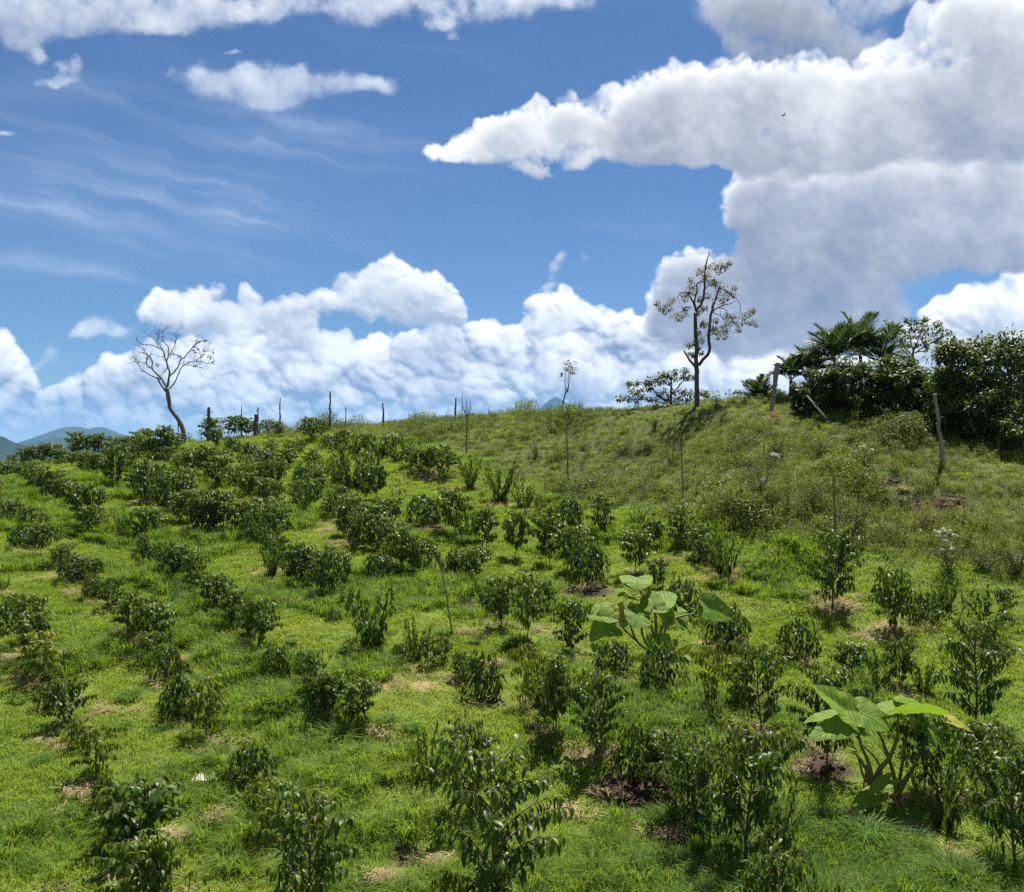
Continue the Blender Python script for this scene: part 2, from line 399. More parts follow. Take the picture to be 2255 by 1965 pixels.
def _field():
    P = _ctrl(); w = _tps(P)
    cx = np.arange(GX0, GX1+1.01, 1.0); cyy = np.arange(GY0, GY1+1.01, 1.0)      # smooth, so work it out each metre and interpolate
    X, Y = np.meshgrid(cx, cyy)
    Z = w[-3]+w[-2]*X+w[-1]*Y
    for i in range(len(P)):
        d2 = (X-P[i, 0])**2+(Y-P[i, 1])**2
        Z += w[i]*np.where(d2 > 0, 0.5*d2*np.log(np.maximum(d2, 1e-12)), 0)
    xx, yy = np.meshgrid((_gx-GX0)/1.0, (_gy-GY0)/1.0)
    Zf = blur(sample(Z.astype(np.float32), yy, xx).astype(np.float32), 4)
    h, wd = Zf.shape
    near = fbm(rng, h, wd, 12, 10, 3)*0.05 + fbm(rng, h, wd, 60, 48, 3)*0.045 + fbm(rng, h, wd, 190, 150, 2)*0.030
    tread = fbm(rng, h, wd, 95, 22, 3, 0.55)*0.055
    return Zf + near + tread
HZ = _field()
def ground(x, y):
    return sample(HZ, (np.asarray(y, float)-GY0)/GS, (np.asarray(x, float)-GX0)/GS)
def hit(u, v, y0=5.0, y1=62.0):
    """the point of the hillside that the photograph shows at (u, v); above the skyline, the crest below it"""
    ys = np.arange(y0, y1, 0.05)
    xs = (u-CU)/FPX*ys
    zs = (CV-v)/FPX*ys
    gap = zs-ground(xs, ys)
    w = np.where(gap < 0)[0]
    k = w[0] if len(w) else int(np.argmin(gap/ys))
    return float(xs[k]), float(ys[k]), float(ground(xs[k], ys[k]))
def at(u, v, y):
    return Vector(((u-CU)/FPX*y, y, (CV-v)/FPX*y))

# =====================================================================================
# materials
# =====================================================================================
def new_mat(name):
    m = bpy.data.materials.new(name); m.use_nodes = True
    nt = m.node_tree; nt.nodes.clear()
    return m, nt
class G:
    """small helper for writing node trees"""
    def __init__(s, nt): s.nt = nt
    def n(s, t, ins=None, **kw):
        nd = s.nt.nodes.new(t)
        for k, v in kw.items(): setattr(nd, k, v)
        for k, v in (ins or {}).items():
            if hasattr(v, 'is_output') or isinstance(v, bpy.types.NodeSocket): s.nt.links.new(v, nd.inputs[k])
            else: nd.inputs[k].default_value = v
        return nd
    def math(s, op, a, b=0.0): return s.n('ShaderNodeMath', {0: a, 1: b}, operation=op).outputs[0]
    def ramp(s, fac, stops):
        nd = s.n('ShaderNodeValToRGB', {0: fac}); e = nd.color_ramp.elements
        while len(e) < len(stops): e.new(0.5)
        for i, (p, c) in enumerate(stops): e[i].position = p; e[i].color = (*c, 1)
        return nd.outputs[0]
    def noise(s, scale, detail=3, vec=None, rough=0.55):
        ins = {'Scale': scale, 'Detail': detail, 'Roughness': rough}
        if vec is not None: ins['Vector'] = vec
        return s.n('ShaderNodeTexNoise', ins)
    def mix(s, f, a, b, blend='MIX'):
        nd = s.n('ShaderNodeMix', {0: f, 6: a, 7: b}, data_type='RGBA', blend_type=blend)
        return nd.outputs[2]
    def attr(s, name, kind='GEOMETRY'): return s.n('ShaderNodeAttribute', attribute_name=name, attribute_type=kind)
    def out(s, sh): s.n('ShaderNodeOutputMaterial', {0: sh})

def leaf_mat(name, stops, through, trans=0.4, rough=0.4, spec=0.5, inst=False, vein=False, obj_amt=0.25):
    """thin leaf: what the light makes of it from above, and what comes through it"""
    m, nt = new_mat(name); g = G(nt)
    t = g.attr('tone').outputs['Fac']
    if inst:
        ti = g.attr('tint', 'INSTANCER').outputs['Fac']
        t = g.math('ADD', g.math('MULTIPLY', t, 0.45), g.math('MULTIPLY', ti, 0.55))
    else:
        rnd = g.n('ShaderNodeObjectInfo').outputs['Random']
        t = g.math('ADD', t, g.math('MULTIPLY', g.math('SUBTRACT', rnd, 0.5), obj_amt))
    col = g.ramp(t, stops)
    if vein:
        uv = g.attr('uvl').outputs['Vector']
        sp = g.n('ShaderNodeSeparateXYZ', {0: uv})
        ax = g.math('ABSOLUTE', sp.outputs[0])
        ph = g.math('SUBTRACT', g.math('MULTIPLY', sp.outputs[1], 6.5), g.math('MULTIPLY', ax, 5.0))
        fr = g.math('ABSOLUTE', g.math('SUBTRACT', g.math('FRACT', ph), 0.5))
        line = g.n('ShaderNodeMapRange', {0: fr, 1: 0.0, 2: 0.10, 3: 1.0, 4: 0.0}).outputs[0]
        mid = g.n('ShaderNodeMapRange', {0: ax, 1: 0.0, 2: 0.035, 3: 1.0, 4: 0.0}).outputs[0]
        vn = g.math('MAXIMUM', line, mid)
        nz = g.noise(5, 3, uv).outputs[0]
        col = g.mix(g.math('MULTIPLY', vn, 0.6), col, (0.22, 0.34, 0.09, 1))
        col = g.mix(g.math('MULTIPLY', nz, 0.35), col, (0.10, 0.16, 0.02, 1))
        rnd2 = g.n('ShaderNodeObjectInfo').outputs['Random']
        sp2 = g.n('ShaderNodeVectorMath', {0: uv, 1: (0.0, 0.0, 1.0)}, operation='ADD').outputs[0]
        big = g.n('ShaderNodeTexNoise', {'Scale': 4.0, 'Detail': 5, 'Roughness': 0.7, 'W': g.math('MULTIPLY', rnd2, 40.0), 'Vector': sp2}, noise_dimensions='4D').outputs[0]
        col = g.mix(g.n('ShaderNodeMapRange', {0: big, 1: 0.62, 2: 0.68}).outputs[0], col, (0.17, 0.085, 0.02, 1))
        col = g.mix(g.n('ShaderNodeMapRange', {0: big, 1: 0.52, 2: 0.64, 4: 0.55}).outputs[0], col, (0.28, 0.27, 0.03, 1))
    p = g.n('ShaderNodeBsdfPrincipled', {'Base Color': col, 'Roughness': rough, 'Specular IOR Level': spec})
    if vein:
        bp = g.n('ShaderNodeBump', {'Strength': 0.6, 'Distance': 0.03, 'Height': vn}); nt.links.new(bp.outputs[0], p.inputs['Normal'])
    tr = g.n('ShaderNodeBsdfTranslucent', {0: g.mix(0.5, col, (*through, 1))})
    g.out(g.n('ShaderNodeMixShader', {0: trans, 1: p.outputs[0], 2: tr.outputs[0]}).outputs[0])
    return m

def bark_mat(name, a, b, scale=14, rough=0.9, stretch=0.25, bump=0.4):
    m, nt = new_mat(name); g = G(nt)
    co = g.n('ShaderNodeTexCoord').outputs['Object']
    mp = g.n('ShaderNodeMapping', {0: co, 3: (1, 1, stretch)}).outputs[0]
    nz = g.noise(scale, 5, mp, 0.65)
    blot = g.noise(scale*0.25, 3, co)
    col = g.ramp(nz.outputs[0], [(0.32, a), (0.66, b)])
    col = g.mix(g.n('ShaderNodeMapRange', {0: blot.outputs[0], 1: 0.52, 2: 0.68}).outputs[0], col, (*[0.55*x+0.5*y for x, y in zip(a, b)], 1))
    p = g.n('ShaderNodeBsdfPrincipled', {'Base Color': col, 'Roughness': rough, 'Specular IOR Level': 0.25})
    bp = g.n('ShaderNodeBump', {'Strength': bump, 'Distance': 0.02, 'Height': nz.outputs[0]}); nt.links.new(bp.outputs[0], p.inputs['Normal'])
    g.out(p.outputs[0])
    return m

M = {}
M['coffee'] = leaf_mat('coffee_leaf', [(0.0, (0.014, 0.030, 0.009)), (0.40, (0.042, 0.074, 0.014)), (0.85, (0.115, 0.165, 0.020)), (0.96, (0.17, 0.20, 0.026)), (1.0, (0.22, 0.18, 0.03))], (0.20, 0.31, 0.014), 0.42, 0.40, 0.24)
M['coffee_pale'] = leaf_mat('coffee_leaf_pale', [(0.0, (0.040, 0.068, 0.012)), (0.5, (0.080, 0.122, 0.018)), (0.88, (0.15, 0.195, 0.024)), (0.96, (0.22, 0.20, 0.03)), (1.0, (0.28, 0.18, 0.03))], (0.24, 0.33, 0.016), 0.42, 0.5, 0.15)
M['taro'] = leaf_mat('elephant_ear_leaf', [(0.0, (0.095, 0.20, 0.016)), (0.6, (0.175, 0.29, 0.022)), (0.85, (0.26, 0.33, 0.035)), (1.0, (0.42, 0.36, 0.05))], (0.26, 0.40, 0.02), 0.40, 0.6, 0.2, vein=True, obj_amt=0.1)
M['tree_leaf'] = leaf_mat('tree_leaf', [(0.0, (0.018, 0.032, 0.010)), (0.5, (0.045, 0.072, 0.015)), (0.9, (0.10, 0.130, 0.022)), (1.0, (0.16, 0.16, 0.03))], (0.14, 0.20, 0.012), 0.34, 0.5, 0.22)
M['sparse_leaf'] = leaf_mat('sparse_leaf', [(0.0, (0.055, 0.064, 0.02)), (0.6, (0.11, 0.115, 0.034)), (1.0, (0.19, 0.15, 0.06))], (0.18, 0.18, 0.03), 0.35, 0.55, 0.2)
M['palm'] = leaf_mat('palm_leaflet', [(0.0, (0.026, 0.048, 0.018)), (0.6, (0.052, 0.088, 0.026)), (1.0, (0.11, 0.14, 0.04))], (0.10, 0.16, 0.02), 0.28, 0.45, 0.35)
M['grass'] = leaf_mat('grass_blade', [(0.0, (0.042, 0.104, 0.014)), (0.3, (0.100, 0.180, 0.020)), (0.62, (0.190, 0.262, 0.028)), (0.85, (0.265, 0.305, 0.040)), (1.0, (0.36, 0.32, 0.09))], (0.30, 0.43, 0.015), 0.46, 0.6, 0.22, inst=True)
M['tuft'] = leaf_mat('grass_tuft_blade', [(0.0, (0.042, 0.095, 0.014)), (0.5, (0.085, 0.165, 0.018)), (1.0, (0.16, 0.25, 0.03))], (0.18, 0.34, 0.015), 0.42, 0.6, 0.18)
M['weed'] = leaf_mat('weed_leaf', [(0.0, (0.022, 0.034, 0.011)), (0.4, (0.080, 0.116, 0.020)), (0.72, (0.165, 0.205, 0.030)), (0.92, (0.21, 0.165, 0.06)), (1.0, (0.46, 0.44, 0.32))], (0.19, 0.24, 0.015), 0.38, 0.55, 0.25, inst=True)
M['weed_shrub'] = leaf_mat('weed_shrub_leaf', [(0.0, (0.034, 0.044, 0.013)), (0.5, (0.066, 0.080, 0.02)), (0.9, (0.13, 0.125, 0.035)), (1.0, (0.19, 0.13, 0.05))], (0.12, 0.14, 0.015), 0.32, 0.55, 0.25)
M['straw'] = leaf_mat('dry_straw_blade', [(0.0, (0.15, 0.105, 0.05)), (0.5, (0.30, 0.23, 0.12)), (1.0, (0.48, 0.40, 0.22))], (0.3, 0.22, 0.1), 0.2, 0.7, 0.2, inst=True)
M['blossom'] = leaf_mat('white_blossom', [(0.0, (0.40, 0.37, 0.28)), (1.0, (0.66, 0.63, 0.54))], (0.5, 0.48, 0.38), 0.3, 0.7, 0.2)
M['seedhead'] = leaf_mat('tan_seed_head', [(0.0, (0.30, 0.20, 0.10)), (1.0, (0.55, 0.40, 0.20))], (0.4, 0.3, 0.12), 0.3, 0.8, 0.1)
M['deadleaf'] = leaf_mat('dry_pale_leaf', [(0.0, (0.5, 0.48, 0.4)), (1.0, (0.72, 0.70, 0.62))], (0.5, 0.45, 0.35), 0.15, 0.7, 0.2)
M['stem'] = bark_mat('coffee_stem_bark', (0.06, 0.045, 0.028), (0.16, 0.12, 0.075), 30)
M['twig'] = bark_mat('green_twig_bark', (0.05, 0.06, 0.025), (0.12, 0.12, 0.05), 30)
M['bark'] = bark_mat('tree_bark', (0.035, 0.026, 0.020), (0.12, 0.092, 0.068), 9)
M['bark_grey'] = bark_mat('grey_tree_bark', (0.055, 0.048, 0.044), (0.17, 0.15, 0.135), 9)
M['petiole'] = bark_mat('elephant_ear_stalk', (0.07, 0.10, 0.025), (0.15, 0.15, 0.045), 10, 0.5, 0.1, 0.15)
M['petiole_dry'] = bark_mat('dry_stalk_sheath', (0.16, 0.085, 0.03), (0.38, 0.22, 0.09), 14, 0.8, 0.1)
M['post'] = bark_mat('weathered_post_wood', (0.10, 0.088, 0.076), (0.27, 0.245, 0.215), 16, 0.9, 0.08)
M['post_dark'] = bark_mat('dark_post_wood', (0.035, 0.03, 0.026), (0.12, 0.10, 0.085), 16, 0.9, 0.08)
M['pole_pale'] = bark_mat('bleached_pole_wood', (0.34, 0.30, 0.23), (0.62, 0.57, 0.47), 14, 0.85, 0.08)
M['stake'] = bark_mat('stake_wood', (0.07, 0.06, 0.045), (0.20, 0.175, 0.13), 20, 0.9, 0.08)

def plain_mat(name, col, rough=0.8):
    m, nt = new_mat(name); g = G(nt)
    nz = g.noise(20, 3)
    c = g.mix(nz.outputs[0], (*[x*0.75 for x in col], 1), (*[min(1, x*1.25) for x in col], 1))
    g.out(g.n('ShaderNodeBsdfPrincipled', {'Base Color': c, 'Roughness': rough}).outputs[0]); return m
M['feather'] = plain_mat('dark_feathers', (0.03, 0.028, 0.026))
M['beak'] = plain_mat('beak_horn', (0.09, 0.07, 0.04), 0.4)
M['soil'] = plain_mat('dark_crumbled_earth', (0.05, 0.031, 0.02), 0.95)
M['cherry'] = plain_mat('red_cherry', (0.45, 0.06, 0.02), 0.35)

def ground_mat():
    m, nt = new_mat('hill_turf'); g = G(nt)
    co = g.n('ShaderNodeTexCoord').outputs['Object']
    n1 = g.noise(0.5, 4, co); n2 = g.noise(7, 5, co, 0.65); n3 = g.noise(45, 3, co, 0.7)
    f = g.math('ADD', g.math('MULTIPLY', n2.outputs[0], 0.6), g.math('MULTIPLY', n3.outputs[0], 0.4))
    turf = g.ramp(f, [(0.30, (0.040, 0.064, 0.012)), (0.5, (0.085, 0.125, 0.018)), (0.72, (0.15, 0.185, 0.03))])
    turf = g.mix(g.n('ShaderNodeMapRange', {0: n1.outputs[0], 1: 0.4, 2: 0.65}).outputs[0], turf, (0.11, 0.15, 0.022, 1))
    soil = g.ramp(f, [(0.32, (0.022, 0.014, 0.009)), (0.68, (0.085, 0.052, 0.032))])
    straw = g.ramp(f, [(0.32, (0.13, 0.085, 0.045)), (0.66, (0.34, 0.25, 0.13))])
    weed = g.ramp(f, [(0.30, (0.036, 0.048, 0.012)), (0.7, (0.10, 0.115, 0.024))])
    mk = g.attr('cover').outputs['Vector']; s = g.n('ShaderNodeSeparateXYZ', {0: mk})
    def edge(v):
        return g.n('ShaderNodeMapRange', {0: g.math('ADD', v, g.math('MULTIPLY', g.math('SUBTRACT', f, 0.5), 1.1)), 1: 0.42, 2: 0.72}).outputs[0]
    c = g.mix(edge(s.outputs[2]), turf, weed)
    c = g.mix(g.math('MULTIPLY', edge(s.outputs[1]), 0.7), c, straw)
    c = g.mix(edge(s.outputs[0]), c, soil)
    p = g.n('ShaderNodeBsdfPrincipled', {'Base Color': c, 'Roughness': 0.95, 'Specular IOR Level': 0.15})
    bp = g.n('ShaderNodeBump', {'Strength': 0.9, 'Distance': 0.04, 'Height': f}); nt.links.new(bp.outputs[0], p.inputs['Normal'])
    g.out(p.outputs[0]); return m
def far_mat(name, a, b, scale):
    m, nt = new_mat(name); g = G(nt)
    co = g.n('ShaderNodeTexCoord').outputs['Object']
    nz = g.noise(scale, 8, co, 0.65)
    c = g.ramp(nz.outputs[0], [(0.35, a), (0.65, b)])
    p = g.n('ShaderNodeBsdfPrincipled', {'Base Color': c, 'Roughness': 1.0, 'Specular IOR Level': 0.0})
    g.out(p.outputs[0]); return m
M['ground'] = ground_mat()
M['plain'] = far_mat('valley_forest', (0.02, 0.034, 0.014), (0.055, 0.075, 0.028), 0.02)
M['mountain'] = far_mat('mountain_forest', (0.010, 0.019, 0.013), (0.026, 0.038, 0.022), 0.0016)

# =====================================================================================
# geometry helpers
# =====================================================================================
def tag(o, label=None, cat=None, group=None, kind=None):
    for k, v in (('label', label), ('category', cat), ('group', group), ('kind', kind)):
        if v: o[k] = v
    return o
def link(o, parent=None):
    COL.objects.link(o)
    if parent is not None: o.parent = parent
    return o
def empty(name, loc, rz=0.0, s=1.0):
    o = bpy.data.objects.new(name, None); o.empty_display_size = 0.1
    o.location = loc; o.rotation_euler = (0, 0, rz)
    o.scale = s if isinstance(s, tuple) else (s, s, s)
    return link(o)
def mesh_np(name, verts, faces, mats, tone=None, smooth=True, uvl=None, mat_idx=None):
    """faces: list of integer arrays, each (n, k)"""
    me = bpy.data.meshes.new(name)
    verts = np.ascontiguousarray(verts, np.float32)
    loops = np.concatenate([f.ravel() for f in faces]).astype(np.int32)
    tot = np.concatenate([np.full(len(f), f.shape[1]) for f in faces]).astype(np.int32)
    me.vertices.add(len(verts)); me.vertices.foreach_set('co', verts.ravel())
    me.loops.add(len(loops)); me.loops.foreach_set('vertex_index', loops)
    me.polygons.add(len(tot)); me.polygons.foreach_set('loop_start', np.r_[0, np.cumsum(tot)[:-1]].astype(np.int32))
    me.polygons.foreach_set('loop_total', tot)
    me.polygons.foreach_set('use_smooth', np.full(len(tot), smooth, bool))
    if mat_idx is not None: me.polygons.foreach_set('material_index', mat_idx.astype(np.int32))
    me.update(calc_edges=True); me.validate()
    if tone is not None:
        a = me.attributes.new('tone', 'FLOAT', 'POINT'); a.data.foreach_set('value', np.ascontiguousarray(tone, np.float32))
    if uvl is not None:
        a = me.attributes.new('uvl', 'FLOAT_VECTOR', 'POINT'); a.data.foreach_set('vector', np.ascontiguousarray(uvl, np.float32).ravel())
    for m_ in (mats if isinstance(mats, (list, tuple)) else [mats]): me.materials.append(m_)
    return me
def mobj(name, me, parent=None):
    return link(bpy.data.objects.new(name, me), parent)
def unit(a): return a/np.maximum(np.linalg.norm(a, axis=-1, keepdims=True), 1e-9)

# a leaf: midrib of 5 points, 3 points on either edge
LT = np.array([0, .25, .52, .78, 1.0]); LW = np.array([.34, .5, .36])
def leaf_verts(P, d, n, L, W, curl, fold):
    P = np.asarray(P, float); d = unit(np.asarray(d, float)); n = np.asarray(n, float)
    n = unit(n-(n*d).sum(-1, keepdims=True)*d); s = np.cross(d, n)
    L = np.asarray(L)[:, None]; W = np.asarray(W)[:, None]; cu = np.asarray(curl)[:, None]; fo = np.asarray(fold)[:, None]
    out = np.empty((len(P), 11, 3))
    for i, t in enumerate(LT): out[:, i] = P+d*L*t*(1-0.25*cu*t)-n*L*cu*t*t*0.6
    for side, o in ((-1, 5), (1, 8)):
        for k in range(3): out[:, o+k] = out[:, k+1]+s*side*W*LW[k]+n*W*LW[k]*fo
    return out
LF3 = np.array([[0, 1, 5], [0, 8, 1], [3, 4, 7], [4, 3, 10]]); LF4 = np.array([[1, 2, 6, 5], [2, 3, 7, 6], [1, 8, 9, 2], [2, 9, 10, 3]])
def leaf_faces(n):
    o = (np.arange(n)*11)[:, None, None]
    return [(LF3[None]+o).reshape(-1, 3), (LF4[None]+o).reshape(-1, 4)]
def leaves_mesh(name, LV, mat):
    """LV: dict of arrays P d n L W curl fold tone"""
    V = leaf_verts(LV['P'], LV['d'], LV['n'], LV['L'], LV['W'], LV['curl'], LV['fold'])
    return mesh_np(name, V.reshape(-1, 3), leaf_faces(len(V)), mat, tone=np.repeat(LV['tone'], 11))

# tubes along polylines
def tubes(name, lines, mat, sides=6, smooth=True, caps=True):
    """lines: list of (points (n,3), radii (n,))"""
    VV = []; F4 = []; FC = []; o = 0
    for pts, rad in lines:
        pts = np.asarray(pts, float); rad = np.broadcast_to(np.asarray(rad, float), (len(pts),))
        t = np.gradient(pts, axis=0) if len(pts) > 2 else np.repeat(pts[1:]-pts[:1], len(pts), 0)
        t = unit(t)
        ref = np.array([0.0, 0, 1]) if abs(t[0, 2]) < 0.8 else np.array([1.0, 0, 0])
        a = unit(np.cross(t, ref)); b = np.cross(t, a)
        ang = np.arange(sides)*2*math.pi/sides
        ring = pts[:, None]+rad[:, None, None]*(a[:, None]*np.cos(ang)[None, :, None]+b[:, None]*np.sin(ang)[None, :, None])
        VV.append(ring.reshape(-1, 3)); n = len(pts)
        i = np.arange(n-1)[:, None]*sides; j = np.arange(sides)[None]; jn = (j+1) % sides
        F4.append(np.stack([i+j, i+sides+j, i+sides+jn, i+jn], -1).reshape(-1, 4)+o)
        if caps:
            FC.append(np.array([np.arange(sides)+(n-1)*sides+o])); FC.append(np.array([np.arange(sides)[::-1]+o]))
        o += n*sides
    faces = [np.concatenate(F4)]
    if FC: faces.append(np.concatenate(FC))
    return mesh_np(name, np.concatenate(VV), faces, mat, smooth=smooth)
def smooth_line(pts, n=4, jit=0.0, r=rng):
    """Catmull-Rom through points (with radius as 4th column)"""
    pts = np.asarray(pts, float)
    P = np.vstack([2*pts[0]-pts[1], pts, 2*pts[-1]-pts[-2]])
    out = []
    for i in range(1, len(P)-2):
        for k in range(n):
            t = k/n
            out.append(0.5*((2*P[i])+(-P[i-1]+P[i+1])*t+(2*P[i-1]-5*P[i]+4*P[i+1]-P[i+2])*t*t+(-P[i-1]+3*P[i]-3*P[i+1]+P[i+2])*t**3))
    out.append(P[-2]); out = np.array(out)
    if jit: out[1:-1, :3] += r.normal(0, jit, (len(out)-2, 3))
    return out

# scattering ground cover with geometry nodes (only what nobody could count)
def scatter(name, P, which, rot, scl, tint, sources, tilt=None):
    me = bpy.data.meshes.new(name); me.vertices.add(len(P)); me.vertices.foreach_set('co', np.ascontiguousarray(P, np.float32).ravel())
    tilt = np.zeros((len(P), 2)) if tilt is None else tilt
    def fa(nm, arr): a = me.attributes.new(nm, 'FLOAT', 'POINT'); a.data.foreach_set('value', np.ascontiguousarray(arr, np.float32))
    fa('rz', rot); fa('rx', tilt[:, 0]); fa('ry', tilt[:, 1]); fa('scl', scl); fa('tint', tint)
    a = me.attributes.new('which', 'INT', 'POINT'); a.data.foreach_set('value', np.ascontiguousarray(which, np.int32))
    o = mobj(name, me)
    ng = bpy.data.node_groups.new(name+'_cover', 'GeometryNodeTree')
    ng.interface.new_socket('Geometry', in_out='INPUT', socket_type='NodeSocketGeometry')
    ng.interface.new_socket('Geometry', in_out='OUTPUT', socket_type='NodeSocketGeometry')
    g = G(ng)
    gi = g.n('NodeGroupInput'); go = g.n('NodeGroupOutput')
    def na(nm, t='FLOAT'):
        nd = g.n('GeometryNodeInputNamedAttribute', data_type=t); nd.inputs[0].default_value = nm
        return [s for s in nd.outputs if s.enabled and s.name == 'Attribute'][0]
    eul = g.n('ShaderNodeCombineXYZ', {0: na('rx'), 1: na('ry'), 2: na('rz')}).outputs[0]
    join = g.n('GeometryNodeJoinGeometry')
    w = na('which', 'INT')
    for k, src in enumerate(sources):
        oi = g.n('GeometryNodeObjectInfo', transform_space='ORIGINAL'); oi.inputs[0].default_value = src; oi.inputs['As Instance'].default_value = True
        cmp_ = g.n('FunctionNodeCompare', data_type='INT', operation='EQUAL')
        ins = [s for s in cmp_.inputs if s.enabled]
        ng.links.new(w, ins[0]); ins[1].default_value = k
        ip = g.n('GeometryNodeInstanceOnPoints')
        ng.links.new(gi.outputs[0], ip.inputs['Points']); ng.links.new(cmp_.outputs[0], ip.inputs['Selection'])
        ng.links.new(oi.outputs['Geometry'], ip.inputs['Instance']); ng.links.new(eul, ip.inputs['Rotation']); ng.links.new(na('scl'), ip.inputs['Scale'])
        ng.links.new(ip.outputs[0], join.inputs[0])
    ng.links.new(join.outputs[0], go.inputs[0])
    md = o.modifiers.new('cover', 'NODES'); md.node_group = ng
    return o

